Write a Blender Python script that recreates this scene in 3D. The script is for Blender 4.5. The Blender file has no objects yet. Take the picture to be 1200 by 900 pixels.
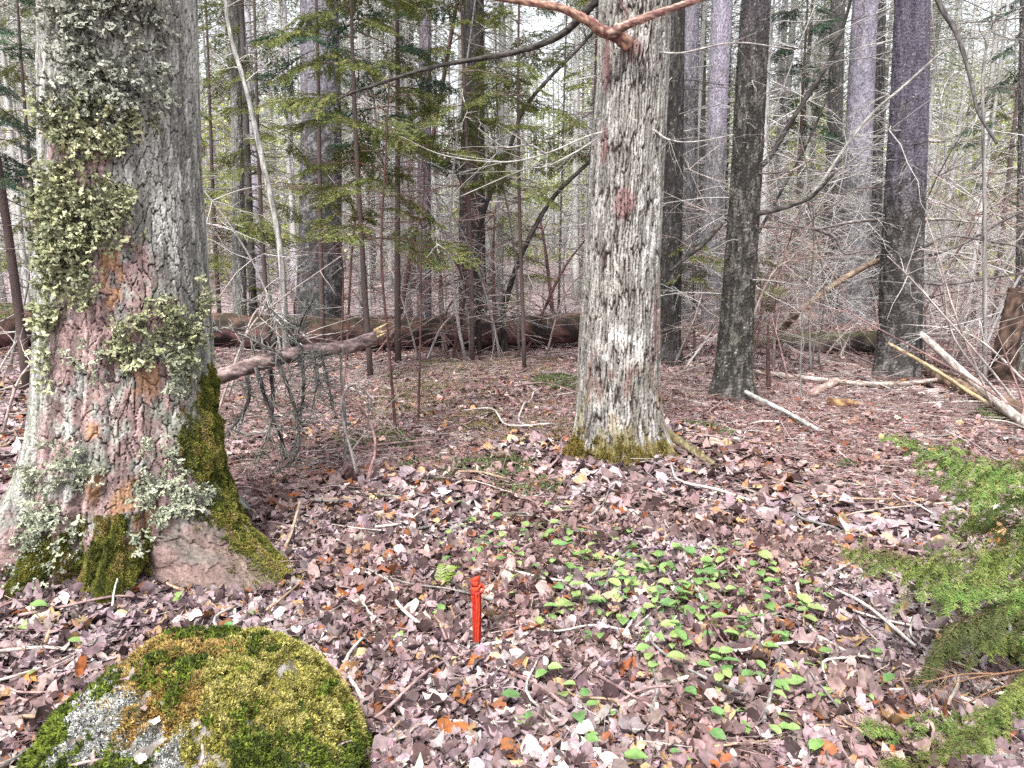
import bpy, math, random
import numpy as np
R = math.radians
SC = bpy.context.scene
COL = SC.collection

# ------------------------------------------------------------------ camera, sky, sun, exposure
F, CX, CY, CAMH = 873.0, 600.0, 450.0, 1.5          # focal length in pixels of the 1200 wide photograph
PITCH = math.atan(150.0 / F)
cam_data = bpy.data.cameras.new("camera")
cam_data.sensor_width = 36.0
cam_data.lens = 36.0 * F / 1200.0
cam_data.clip_start, cam_data.clip_end = 0.05, 1000.0
cam = bpy.data.objects.new("camera", cam_data)
COL.objects.link(cam)
cam.location = (0, 0, CAMH)
cam.rotation_euler = (R(90) - PITCH, 0, 0)
SC.camera = cam

SUN_EL, SUN_AZ = 58.0, 200.0                         # high, behind the camera and a little left; veiled by cloud
world = bpy.data.worlds.new("World")
SC.world = world
world.use_nodes = True
nt = world.node_tree
sky = nt.nodes.new("ShaderNodeTexSky")
sky.sky_type = 'NISHITA'
sky.sun_disc = False
sky.sun_elevation = R(SUN_EL)
sky.sun_rotation = R(SUN_AZ)
sky.air_density, sky.dust_density, sky.ozone_density = 1.0, 4.0, 0.6
bg = nt.nodes["Background"]
bg.inputs[1].default_value = 0.125
veil = nt.nodes.new("ShaderNodeHueSaturation")          # high cloud: the blue washed out of the sky
veil.inputs["Saturation"].default_value = 0.22
nt.links.new(sky.outputs[0], veil.inputs["Color"])
nt.links.new(veil.outputs[0], bg.inputs[0])
sun_data = bpy.data.lights.new("sun", 'SUN')
sun_data.energy = 1.5
sun_data.angle = R(11)
sun_data.color = (1.0, 0.96, 0.91)
sun = bpy.data.objects.new("sun", sun_data)
COL.objects.link(sun)
sun.rotation_euler = (R(90 - SUN_EL), 0, R(180 - SUN_AZ))
SC.view_settings.view_transform = 'Standard'
SC.view_settings.look = 'None'
SC.view_settings.exposure = 1.88
SC.view_settings.gamma = 1.0
SC.view_settings.use_curve_mapping = False
SC.cycles.max_bounces = 5
SC.cycles.diffuse_bounces = 3
SC.cycles.transparent_max_bounces = 4
SC.cycles.use_denoising = False
SC.render.filter_size = 1.1

# ------------------------------------------------------------------ numpy noise
def hsh(ix, iy, iz=0, seed=0):
    h = (np.asarray(ix).astype(np.int64) * 374761393 + np.asarray(iy).astype(np.int64) * 668265263
         + np.asarray(iz).astype(np.int64) * 2147483647 + seed * 1274126177) & 0xFFFFFFFF
    h = ((h ^ (h >> 13)) * 1274126177) & 0xFFFFFFFF
    h = ((h ^ (h >> 16)) * 2246822519) & 0xFFFFFFFF
    return ((h ^ (h >> 15)) & 0xFFFFFF) / float(0x1000000)

def vnoise(x, y, seed=0, per=0):
    ix, iy = np.floor(x), np.floor(y)
    fx, fy = x - ix, y - iy
    fx, fy = fx * fx * (3 - 2 * fx), fy * fy * (3 - 2 * fy)
    m = (lambda a: np.mod(a, per)) if per else (lambda a: a)
    a, b = hsh(m(ix), iy, 0, seed), hsh(m(ix + 1), iy, 0, seed)
    c, d = hsh(m(ix), iy + 1, 0, seed), hsh(m(ix + 1), iy + 1, 0, seed)
    return (a * (1 - fx) + b * fx) * (1 - fy) + (c * (1 - fx) + d * fx) * fy

def fbm(x, y, seed=0, octaves=4, per=0):
    s, a, t = 0.0, 1.0, 0.0
    for k in range(octaves):
        s = s + a * vnoise(x * 2 ** k, y * 2 ** k, seed + k, per * 2 ** k)
        t += a
        a *= 0.5
    return s / t

def voro(u, v, per, seed=0):
    iu, iv = np.floor(u), np.floor(v)
    f1 = np.full(u.shape, 9.0); f2 = f1.copy(); idv = np.zeros(u.shape)
    for du in (-1, 0, 1):
        for dv in (-1, 0, 1):
            cu, cv = iu + du, iv + dv
            cm = np.mod(cu, per) if per else cu
            px = cu + 0.1 + 0.8 * hsh(cm, cv, 1, seed)
            py = cv + 0.1 + 0.8 * hsh(cm, cv, 2, seed)
            d = np.hypot(u - px, v - py)
            near = d < f1
            f2 = np.where(near, f1, np.minimum(f2, d))
            idv = np.where(near, hsh(cm, cv, 3, seed), idv)
            f1 = np.where(near, d, f1)
    return f1, f2, idv

def sstep(a, b, x):
    t = np.clip((x - a) / (b - a), 0, 1)
    return t * t * (3 - 2 * t)

def mixc(a, b, t):
    t = np.asarray(t)[..., None]
    return np.asarray(a) * (1 - t) + np.asarray(b) * t

# ------------------------------------------------------------------ ground height, pixel helpers
MOUNDS = [(1.05, 5.9, 1.1, 0.10), (-0.4, 8.6, 1.8, 0.20), (-1.9, 3.9, 0.9, 0.06), (4.6, 12.0, 2.0, 0.12),
          (-4.6, 7.5, 1.6, 0.12), (0.7, 8.2, 0.45, 0.10), (2.6, 13.5, 2.2, 0.12), (1.75, 3.2, 0.7, 0.05)]
def ground(x, y):
    x = np.asarray(x, float); y = np.asarray(y, float)
    z = (fbm(x * 0.9 + 40, y * 0.9 + 40, 3, 3) - 0.5) * 0.13
    z = z + (fbm(x * 3.1 + 7, y * 3.1 + 9, 5, 2) - 0.5) * 0.05
    z = z + (fbm(x * 0.16 + 3, y * 0.16 + 8, 9, 2) - 0.5) * 0.5 * sstep(9, 30, y)
    for mx, my, mr, mh in MOUNDS:
        z = z + mh * np.exp(-((x - mx) ** 2 + (y - my) ** 2) / mr ** 2)
    return z + 0.030 * np.clip(y - 13, 0, 90)
def gz(x, y): return float(ground(x, y))

SP, CP = math.sin(PITCH), math.cos(PITCH)
def ray(px, py):
    dx, dy = (px - CX) / F, -(py - CY) / F
    return np.array([dx, CP + dy * SP, -SP + dy * CP])
def at(px, py, Y):                                   # point of a pixel's sight line at distance Y ahead
    d = ray(px, py)
    return np.array([0, 0, CAMH]) + d * (Y / d[1])
def gpt(px, py):                                     # where a pixel's sight line meets the ground
    d = ray(px, py)
    t = 0.5
    for _ in range(4000):
        p = np.array([0, 0, CAMH]) + d * t
        if p[2] <= gz(p[0], p[1]): break
        t += max(0.004, 0.3 * (p[2] - gz(p[0], p[1])))
        if t > 90: break
    return p

# ------------------------------------------------------------------ mesh builder
class MB:
    def __init__(s): s.V, s.Q, s.T, s.C, s.n = [], [], [], [], 0
    def add(s, V, Q=None, T=None, C=None):
        V = np.asarray(V, float).reshape(-1, 3)
        if Q is not None and len(Q): s.Q.append(np.asarray(Q, np.int64).reshape(-1, 4) + s.n)
        if T is not None and len(T): s.T.append(np.asarray(T, np.int64).reshape(-1, 3) + s.n)
        C = np.array([0.5, 0.5, 0.5]) if C is None else np.asarray(C, float)
        s.C.append(np.broadcast_to(C.reshape(-1, 3), V.shape) if C.ndim <= 1 else C.reshape(-1, 3))
        s.V.append(V); s.n += len(V)
        return s
    def merge(s, o, M=None, t=None):
        if not o.n: return s
        V = np.concatenate(o.V)
        if M is not None: V = V @ np.asarray(M).T
        if t is not None: V = V + t
        s.add(V, np.concatenate(o.Q) if o.Q else None, np.concatenate(o.T) if o.T else None, np.concatenate(o.C))
        return s
    def mesh(s, name, mat, smooth=True):
        me = bpy.data.meshes.new(name)
        V = np.concatenate(s.V); C = np.concatenate(s.C); C = .86 * np.clip(C, .004, 1) ** 1.2
        Q = np.concatenate(s.Q) if s.Q else np.zeros((0, 4), np.int64)
        T = np.concatenate(s.T) if s.T else np.zeros((0, 3), np.int64)
        me.vertices.add(len(V)); me.vertices.foreach_set("co", V.astype(np.float32).ravel())
        nl = Q.size + T.size
        me.loops.add(nl)
        me.loops.foreach_set("vertex_index", np.concatenate([Q.ravel(), T.ravel()]).astype(np.int32))
        me.polygons.add(len(Q) + len(T))
        st = np.concatenate([np.arange(len(Q)) * 4, Q.size + np.arange(len(T)) * 3]).astype(np.int32)
        me.polygons.foreach_set("loop_start", st)
        me.polygons.foreach_set("use_smooth", np.full(len(st), smooth, bool))
        at_ = me.color_attributes.new("col", 'FLOAT_COLOR', 'POINT')
        at_.data.foreach_set("color", np.c_[C, np.ones(len(C))].astype(np.float32).ravel())
        me.update(calc_edges=True)
        me.materials.append(mat)
        return me
    def build(s, name, mat, parent=None, smooth=True, loc=None):
        return link(name, s.mesh(name, mat, smooth), parent, loc)

def link(name, data, parent=None, loc=None):
    o = bpy.data.objects.new(name, data)
    COL.objects.link(o)
    if parent is not None: o.parent = parent
    if loc is not None: o.location = [float(v) for v in loc]
    return o
def tag(o, label, cat, group=None, kind=None):
    if label: o["label"] = label
    if cat: o["category"] = cat
    if group: o["group"] = group
    if kind: o["kind"] = kind
    return o
def thing(name, label, cat, loc=(0, 0, 0), rz=0.0, group=None):
    o = link(name, None, None, loc)
    o.empty_display_size = 0.1
    o.rotation_euler = (0, 0, rz)
    return tag(o, label, cat, group)

def tube(mb, P, r, sides=6, col=(.3, .3, .3), cap=True):
    P = np.asarray(P, float); n = len(P)
    r = np.broadcast_to(np.asarray(r, float), (n,))
    Tn = np.gradient(P, axis=0)
    Tn /= np.linalg.norm(Tn, axis=1)[:, None] + 1e-9
    a = np.array([0, 0, 1.0]) if abs(Tn[:, 2]).mean() < 0.8 else np.array([1.0, 0, 0])
    U = np.cross(Tn, a); U /= np.linalg.norm(U, axis=1)[:, None] + 1e-9
    W = np.cross(Tn, U)
    th = np.arange(sides) * 2 * math.pi / sides
    V = P[:, None, :] + r[:, None, None] * (U[:, None, :] * np.cos(th)[None, :, None] + W[:, None, :] * np.sin(th)[None, :, None])
    i = np.arange(n - 1)[:, None] * sides; j = np.arange(sides)[None, :]; k = (j + 1) % sides
    Q = np.stack([i + j, i + k, i + sides + k, i + sides + j], -1).reshape(-1, 4)
    V = V.reshape(-1, 3); T = None
    c = np.asarray(col, float)
    C = np.repeat(c, sides, 0) if c.ndim == 2 else np.broadcast_to(c, V.shape)
    if cap:
        V = np.r_[V, P[:1], P[-1:]]; C = np.r_[C, C[:1], C[-1:]]
        b = n * sides; e = (n - 1) * sides; jj = np.arange(sides); kk = (jj + 1) % sides
        T = np.r_[np.c_[np.full(sides, b), kk, jj], np.c_[np.full(sides, b + 1), e + jj, e + kk]]
    mb.add(V, Q, T, C)

def curve(pts, n):                                   # Catmull-Rom through control points
    P = np.asarray(pts, float)
    if len(P) < 3: return P[0] + (P[-1] - P[0]) * np.linspace(0, 1, n)[:, None]
    E = np.r_[[2 * P[0] - P[1]], P, [2 * P[-1] - P[-2]]]
    out = []
    for t in np.linspace(0, len(P) - 1 - 1e-6, n):
        k = int(t); f = t - k
        a, b, c, d = E[k:k + 4]
        out.append(0.5 * (2 * b + (c - a) * f + (2 * a - 5 * b + 4 * c - d) * f * f + (3 * b - a - 3 * c + d) * f ** 3))
    return np.array(out)

def rotz(a): return np.array([[math.cos(a), -math.sin(a), 0], [math.sin(a), math.cos(a), 0], [0, 0, 1.0]])
def scatter(mb, Vt, Qt, Tt, pos, rot, scl, col):     # many copies of one small shape, vectorised; rot (n,3,3)
    n, m = len(pos), len(Vt)
    if not n: return
    V = np.einsum('nij,mj->nmi', rot, Vt) * np.asarray(scl).reshape(-1, 1, 1) + pos[:, None, :]
    off = (np.arange(n) * m)[:, None, None]
    Q = (Qt[None] + off).reshape(-1, 4) if Qt is not None else None
    T = (Tt[None] + off).reshape(-1, 3) if Tt is not None else None
    C = np.repeat(col, m, 0) if col.ndim == 2 else col.reshape(-1, 3)
    mb.add(V.reshape(-1, 3), Q, T, C)
def rots(yaw, tx, ty):                               # yaw about z after tilts about x and y
    n = len(yaw); cy, sy = np.cos(yaw), np.sin(yaw); a, b = np.cos(tx), np.sin(tx); c, d = np.cos(ty), np.sin(ty)
    o, l = np.zeros(n), np.ones(n)
    RX = np.stack([l, o, o, o, a, -b, o, b, a], -1).reshape(n, 3, 3)
    RY = np.stack([c, o, d, o, l, o, -d, o, c], -1).reshape(n, 3, 3)
    RZ = np.stack([cy, -sy, o, sy, cy, o, o, o, l], -1).reshape(n, 3, 3)
    return RZ @ RX @ RY

# ------------------------------------------------------------------ materials
def mat(name, color=None, rough=0.85, nscale=60.0, nvar=0.35, bump=0.3, bscale=120.0, dist=0.004, transl=0.0, spec=0.25):
    m = bpy.data.materials.new(name); m.use_nodes = True
    t = m.node_tree; N = t.nodes; L = t.links
    p = N["Principled BSDF"]; p.inputs["Roughness"].default_value = rough
    p.inputs["Specular IOR Level"].default_value = spec
    tc = N.new("ShaderNodeTexCoord")
    if color is None:
        a = N.new("ShaderNodeAttribute"); a.attribute_name = "col"; src = a.outputs["Color"]
    else:
        a = N.new("ShaderNodeRGB"); a.outputs[0].default_value = (*color, 1); src = a.outputs[0]
    nz = N.new("ShaderNodeTexNoise"); nz.inputs["Scale"].default_value = nscale; nz.inputs["Detail"].default_value = 6
    L.new(tc.outputs["Object"], nz.inputs["Vector"])
    mr = N.new("ShaderNodeMapRange")
    mr.inputs[1].default_value, mr.inputs[2].default_value = 0.3, 0.7
    mr.inputs[3].default_value, mr.inputs[4].default_value = 1 - nvar, 1 + nvar
    L.new(nz.outputs[0], mr.inputs[0])
    mx = N.new("ShaderNodeVectorMath"); mx.operation = 'SCALE'
    L.new(src, mx.inputs[0]); L.new(mr.outputs[0], mx.inputs["Scale"])
    L.new(mx.outputs[0], p.inputs["Base Color"])
    if bump:
        bz = N.new("ShaderNodeTexNoise"); bz.inputs["Scale"].default_value = bscale; bz.inputs["Detail"].default_value = 4
        L.new(tc.outputs["Object"], bz.inputs["Vector"])
        bp = N.new("ShaderNodeBump"); bp.inputs["Strength"].default_value = bump; bp.inputs["Distance"].default_value = dist
        L.new(bz.outputs[0], bp.inputs["Height"]); L.new(bp.outputs[0], p.inputs["Normal"])
    if transl:
        tr = N.new("ShaderNodeBsdfTranslucent"); L.new(mx.outputs[0], tr.inputs[0])
        ms = N.new("ShaderNodeMixShader"); ms.inputs[0].default_value = transl
        L.new(p.outputs[0], ms.inputs[1]); L.new(tr.outputs[0], ms.inputs[2])
        L.new(ms.outputs[0], N["Material Output"].inputs[0])
    return m

M_BARK = mat("bark", None, 0.9, 90, 0.4, 0.5, 260, 0.004)
M_TWIG = mat("twig_bark", None, 0.85, 50, 0.35, 0.3, 200, 0.002)
M_LITTER = mat("dead_leaf", None, 0.8, 55, 0.3, 0.25, 150, 0.002)
M_LEAF = mat("green_leaf", None, 0.45, 70, 0.2, 0.15, 120, 0.001, transl=0.35, spec=0.4)
M_NEEDLE = mat("fir_needles", None, 0.6, 12, 0.25, 0.0, transl=0.25)
M_LICHEN = mat("leafy_lichen", None, 0.9, 80, 0.3, 0.3, 300, 0.002)
M_MOSS = mat("moss", None, 0.95, 40, 0.35, 0.0)
M_ROCK = mat("lichened_rock", None, 0.95, 40, 0.4, 0.6, 120, 0.008)
M_TAPE = mat("flagging_tape", None, 0.5, 90, 0.35, 0.3, 90, 0.002, transl=0.15, spec=0.5)
# ------------------------------------------------------------------ ground sheet
def ground_material():
    m = bpy.data.materials.new("forest_floor"); m.use_nodes = True
    t = m.node_tree; N = t.nodes; L = t.links
    p = N["Principled BSDF"]; p.inputs["Roughness"].default_value = 0.95
    tc = N.new("ShaderNodeTexCoord")
    wn = N.new("ShaderNodeTexNoise"); wn.inputs["Scale"].default_value = 9; wn.inputs["Detail"].default_value = 3
    L.new(tc.outputs["Object"], wn.inputs["Vector"])
    wm = N.new("ShaderNodeVectorMath"); wm.operation = 'MULTIPLY_ADD'; wm.inputs[1].default_value = (0.1, 0.1, 0.1)
    L.new(wn.outputs["Color"], wm.inputs[0]); L.new(tc.outputs["Object"], wm.inputs[2])
    vo = N.new("ShaderNodeTexVoronoi"); vo.inputs["Scale"].default_value = 15
    L.new(wm.outputs[0], vo.inputs["Vector"])
    sep = N.new("ShaderNodeSeparateColor"); L.new(vo.outputs["Color"], sep.inputs[0])
    cr = N.new("ShaderNodeValToRGB"); e = cr.color_ramp.elements
    e[0].position, e[0].color = 0.0, (0.05, 0.034, 0.034, 1)
    e[1].position, e[1].color = 1.0, (0.52, 0.44, 0.41, 1)
    for ps, c in ((0.3, (0.14, 0.10, 0.10, 1)), (0.55, (0.24, 0.18, 0.185, 1)), (0.8, (0.34, 0.265, 0.26, 1))):
        el = cr.color_ramp.elements.new(ps); el.color = c
    L.new(sep.outputs[0], cr.inputs[0])
    nz = N.new("ShaderNodeTexNoise"); nz.inputs["Scale"].default_value = 0.7; nz.inputs["Detail"].default_value = 5
    L.new(tc.outputs["Object"], nz.inputs["Vector"])
    mr = N.new("ShaderNodeMapRange"); mr.inputs[1].default_value, mr.inputs[2].default_value = 0.35, 0.7
    mr.inputs[3].default_value, mr.inputs[4].default_value = 0.75, 1.2
    L.new(nz.outputs[0], mr.inputs[0])
    mx = N.new("ShaderNodeVectorMath"); mx.operation = 'SCALE'
    L.new(cr.outputs[0], mx.inputs[0]); L.new(mr.outputs[0], mx.inputs["Scale"])
    L.new(mx.outputs[0], p.inputs["Base Color"])
    bp = N.new("ShaderNodeBump"); bp.inputs["Strength"].default_value = 1.0; bp.inputs["Distance"].default_value = 0.03
    L.new(vo.outputs["Distance"], bp.inputs["Height"]); L.new(bp.outputs[0], p.inputs["Normal"])
    return m
def build_ground():
    # one sheet: fine near the camera, coarse to the horizon
    ax = np.r_[-400, -200, -110, -70, -45, -30, -20, np.linspace(-13, 13, 261), 20, 30, 45, 70, 110, 200, 400]
    ay = np.r_[-200, -60, -20, -8, -3, np.linspace(-1, 17, 181), np.linspace(17.6, 40, 38), 45, 52, 60, 72, 90, 120, 180, 260, 420]
    X, Y = np.meshgrid(ax, ay)
    Z = ground(X, Y)
    Z = np.where(Y > 100, Z - 0.004 * (Y - 100), Z)
    nx = len(ax); i = (np.arange(len(ay) - 1)[:, None] * nx + np.arange(nx - 1)[None, :])
    Q = np.stack([i, i + 1, i + nx + 1, i + nx], -1).reshape(-1, 4)
    mb = MB().add(np.stack([X, Y, Z], -1), Q)
    tag(mb.build("ground", ground_material()), None, None, kind="structure")
build_ground()

# ------------------------------------------------------------------ leaf litter, twig litter
PAL = np.array([[.30, .235, .245], [.37, .30, .31], [.21, .155, .16], [.13, .09, .092], [.075, .05, .05], [.52, .44, .43], [.64, .58, .55],
                [.42, .29, .17], [.36, .15, .06], [.26, .12, .065], [.5, .38, .24]])
PALW = np.array([.28, .20, .21, .125, .065, .045, .02, .03, .008, .03, .018]); PALW /= PALW.sum()
def leaf_template(rng, hi):
    n = 16 if hi else 7
    a = np.linspace(0, 2 * math.pi, n, endpoint=False)
    kind = rng.integers(3)
    if kind == 0 and hi: rr = 0.62 + 0.38 * np.abs(np.cos(a * 2.5)) ** 1.5 * (0.8 + 0.4 * rng.random(n))   # lobed
    elif kind == 1: rr = (0.55 + 0.2 * rng.random(n)) * (1 + 0.65 * np.abs(np.cos(a)) ** 3)                 # oval
    else: rr = 0.6 + 0.45 * rng.random(n)                                                                # torn
    x, y = rr * np.cos(a), rr * np.sin(a) * (0.55 + 0.4 * rng.random())
    c1, c2, c3 = rng.normal(0, .42, 3); ph = rng.random(2) * 6
    def zf(x, y): return c1 * x * x + c2 * y * y + c3 * x * y + 0.12 * np.sin(4 * x + ph[0]) + 0.12 * np.sin(5 * y + ph[1])
    if hi:
        k = 0.5 + 0.1 * rng.random(n)
        X = np.r_[0, x * k, x]; Y = np.r_[0, y * k, y]
        Z = zf(X, Y) + rng.normal(0, .07, 2 * n + 1)
        j = np.arange(n); jn = (j + 1) % n
        T = np.c_[np.zeros(n, int), 1 + j, 1 + jn]; Q = np.c_[1 + j, 1 + n + j, 1 + n + jn, 1 + jn]
        V = np.c_[X, Y, Z]
    else:
        V = np.c_[np.r_[0, x], np.r_[0, y], zf(np.r_[0, x], np.r_[0, y]) + rng.normal(0, .08, n + 1)]
        j = np.arange(n); T = np.c_[np.zeros(n, int), 1 + j, 1 + (j + 1) % n]; Q = None
    return V, Q, T
KEEP_OFF = []                                        # (x, y, r): no litter inside trunks or the rock
def wedge(rng, n, r0, r1, half):
    r = np.sqrt(r0 ** 2 + rng.random(n) * (r1 ** 2 - r0 ** 2)); a = (rng.random(n) - 0.5) * 2 * half
    x, y = r * np.sin(a), r * np.cos(a)
    ok = np.ones(n, bool)
    for kx, ky, kr in KEEP_OFF: ok &= np.hypot(x - kx, y - ky) > kr
    return x[ok], y[ok]
def needle_zone(x, y):                               # where twigs and needles cover the floor rather than leaves
    z = sstep(0.45, 0.62, fbm(x * 0.55 + 11, y * 0.55 + 5, 21, 3) + 0.25 * sstep(1.2, 3.5, x) * sstep(4.2, 5.5, y) + 0.12 * sstep(6, 9, y) - 0.25 * sstep(4.5, 3.0, y))
    return z
def build_litter():
    rng = np.random.default_rng(5)
    mb = MB()
    for (n, r0, r1, hi, sc, lift) in ((53000, 1.55, 4.2, True, .0265, .030), (53000, 4.2, 8.0, False, .032, .028), (45000, 8.0, 17.0, False, .048, .028)):
        x, y = wedge(rng, n, r0, r1, R(54))
        nzv = needle_zone(x, y)
        k = rng.random(len(x)) > 0.6 * nzv
        x, y, nzv = x[k], y[k], nzv[k]
        m = len(x)
        z = ground(x, y) + rng.random(m) * lift + 0.004
        tl = np.where(rng.random(m) < .65, .24, .5)
        rot = rots(rng.random(m) * 6.283, rng.normal(0, 1, m) * tl, rng.normal(0, 1, m) * tl)
        s = sc * np.exp(np.clip(rng.normal(0, .42, m) + .35 * (rng.random(m) < .18), -1, .8)) * (1 - 0.3 * nzv)
        ci = rng.choice(len(PAL), m, p=PALW)
        col = PAL[ci] * (1 + rng.normal(0, .13, (m, 1))) * (1 + rng.normal(0, .035, (m, 3)))
        damp = sstep(.5, .68, fbm(x * 1.7 + 3, y * 1.7, 44, 4))[:, None]        # browner, older leaves in patches
        col = mixc(col, col * [1.0, .86, .82], nzv) * (1.06 - damp * [.16, .25, .30])
        col = np.clip(col, .02, .72)
        tid = rng.integers(0, 18, m)
        for q in range(18):
            s_ = tid == q
            V, Q, T = leaf_template(rng, hi)
            scatter(mb, V, Q, T, np.c_[x, y, z][s_], rot[s_], s[s_], col[s_])
    tag(mb.build("leaf_litter", M_LITTER), "brown and mauve fallen leaves carpeting the forest floor", "leaf litter", kind="stuff")
    # fine dead twigs and needles: one mass nobody could count
    mb = MB()
    for (n, r0, r1, ln, rad) in ((19000, 1.6, 4.5, .11, .0013), (19000, 4.5, 9.0, .2, .0022), (10000, 9, 17, .45, .004)):
        x, y = wedge(rng, n, r0, r1, R(54))
        k = rng.random(len(x)) < 0.42 + 0.58 * needle_zone(x, y)
        x, y = x[k], y[k]; m = len(x)
        A = rng.random(m) * 6.283; l = ln * np.exp(rng.normal(0, .5, m))
        p0 = np.c_[x, y, ground(x, y) + .018 + rng.random(m) * .03]
        d = np.c_[np.cos(A), np.sin(A), rng.normal(0, .14, m)] * l[:, None]
        bend = np.c_[-np.sin(A), np.cos(A), rng.normal(0, .4, m)] * (l * rng.normal(0, .13, m))[:, None]
        P = np.stack([p0 - d / 2, p0 + bend, p0 + d / 2 + bend * .2], 1)
        rr = rad * (0.6 + rng.random(m))
        side = np.cross(d, [0, 0, 1.0]); side /= np.linalg.norm(side, axis=1)[:, None]
        up = np.cross(side, d); up /= np.linalg.norm(up, axis=1)[:, None]
        ring = [side, -.5 * side + .87 * up, -.5 * side - .87 * up]
        V = np.stack([P + rr[:, None, None] * np.array([1, .8, .4])[None, :, None] * q[:, None, :] for q in ring], 2)   # m,3,3(sides),3
        b = (np.arange(m) * 9)[:, None, None, None]
        i = np.arange(2)[:, None] * 3; j = np.arange(3)[None]; kk = (j + 1) % 3
        Q = (np.stack([i + j, i + kk, i + 3 + kk, i + 3 + j], -1)[None] + b).reshape(-1, 4)
        c = np.array([[.30, .21, .20], [.40, .33, .32], [.2, .12, .11], [.5, .45, .43]])[rng.choice(4, m, p=[.4, .25, .25, .1])] * (1 + rng.normal(0, .15, (m, 1)))
        mb.add(V.reshape(-1, 3), Q, None, np.repeat(np.clip(c, .03, .8), 9, 0))
    tag(mb.build("twig_litter", M_TWIG), "fine dead twigs and needles strewn over the leaf litter", "twig litter", kind="stuff")
# ------------------------------------------------------------------ large trunks near the camera
def zat(py, Y): return float(at(CX, py, Y)[2])
class Trunk:
    """A trunk whose outline at distance Y follows (py, left px, right px) rows; bark(th, z, r) gives relief and colour."""
    def __init__(s, Y, rows, flares, top, ntheta, dz, bark, ztop_hi=None):
        s.Y, s.fl, s.bark, s.nt = Y, flares, bark, ntheta
        zs, cx, rr = [], [], []
        for py, l, r in rows:
            z = zat(py, Y); a, b = at(l, py, Y), at(r, py, Y)
            zs.append(z); cx.append((a[0] + b[0]) / 2); rr.append((b[0] - a[0]) / 2)
        o = np.argsort(zs); s.zs, s.cx, s.rr = np.array(zs)[o], np.array(cx)[o], np.array(rr)[o] - (.006 if ntheta < 200 else 0)
        s.x0 = s.cx[0]; s.g = gz(s.x0, Y)
        lean = (s.cx[-1] - s.cx[0]) / max(.3, s.zs[-1] - s.zs[0])
        s.zs = np.r_[s.zs, top]; s.cx = np.r_[s.cx, s.cx[-1] + lean * .7 * (top - s.zs[-2])]; s.rr = np.r_[s.rr, s.rr[-1] * .35]
        s.top = top
        hi = ztop_hi or s.zs[-2] + .3
        s.z = np.r_[np.arange(s.g - .25, hi, dz), np.linspace(hi, top, 24)]
    def rad(s, th, z):
        r = np.interp(z, s.zs, s.rr)
        h = np.maximum(z - s.g, -.05)
        for a, w, amp, fall in s.fl:
            d = np.mod(th - R(a) + math.pi, 2 * math.pi) - math.pi
            r = r + amp * np.exp(-(d / w) ** 2) * np.exp(-h / fall)
        return r
    def surf(s, th, z, lift=0.0):
        r = s.rad(th, z) + s.bark(th, z, s)[0] + lift
        return np.stack([np.interp(z, s.zs, s.cx) + r * np.cos(th), s.Y + r * np.sin(th), z], -1)
    def mesh(s, name, m, parent):
        th = np.arange(s.nt) * 2 * math.pi / s.nt
        TH, Z = np.meshgrid(th, s.z)
        d, col = s.bark(TH, Z, s)
        r = s.rad(TH, Z) + d
        V = np.stack([np.interp(Z, s.zs, s.cx) + r * np.cos(TH), s.Y + r * np.sin(TH), Z], -1) - [s.x0, s.Y, s.g]
        i = np.arange(len(s.z) - 1)[:, None] * s.nt; j = np.arange(s.nt)[None]; k = (j + 1) % s.nt
        Q = np.stack([i + j, i + k, i + s.nt + k, i + s.nt + j], -1).reshape(-1, 4)
        mb = MB().add(V.reshape(-1, 3), Q, None, np.clip(col, .015, .8).reshape(-1, 3))
        return mb.build(name, m, parent)
    def px(s, px, py):                               # angle and height of the trunk point seen at a pixel
        z = zat(py, s.Y)
        for _ in range(3):
            c = float(np.interp(z, s.zs, s.cx)); r = float(np.interp(z, s.zs, s.rr)); xo = at(px, py, s.Y)[0] - c
            q = max(-.98, min(.98, xo / r)); th = -math.pi / 2 + math.asin(q)
            z = float(at(px, py, s.Y + r * math.sin(th))[2])
        return th, z
    def mask(s, th, z, pts):                         # soft blobs given in pixels: (px, py, rx, ry)
        m = np.zeros(np.shape(th))
        for px_, py_, rx, ry in pts:
            t0, z0 = s.px(px_, py_); k = s.Y / F
            d = np.mod(th - t0 + math.pi, 2 * math.pi) - math.pi
            e = (d / (rx * k / .36)) ** 2 + ((z - z0) / (ry * k)) ** 2
            m = np.maximum(m, sstep(1.25, .55, e))
        return m
    def root(s): return (s.x0, s.Y, s.g)

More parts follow.
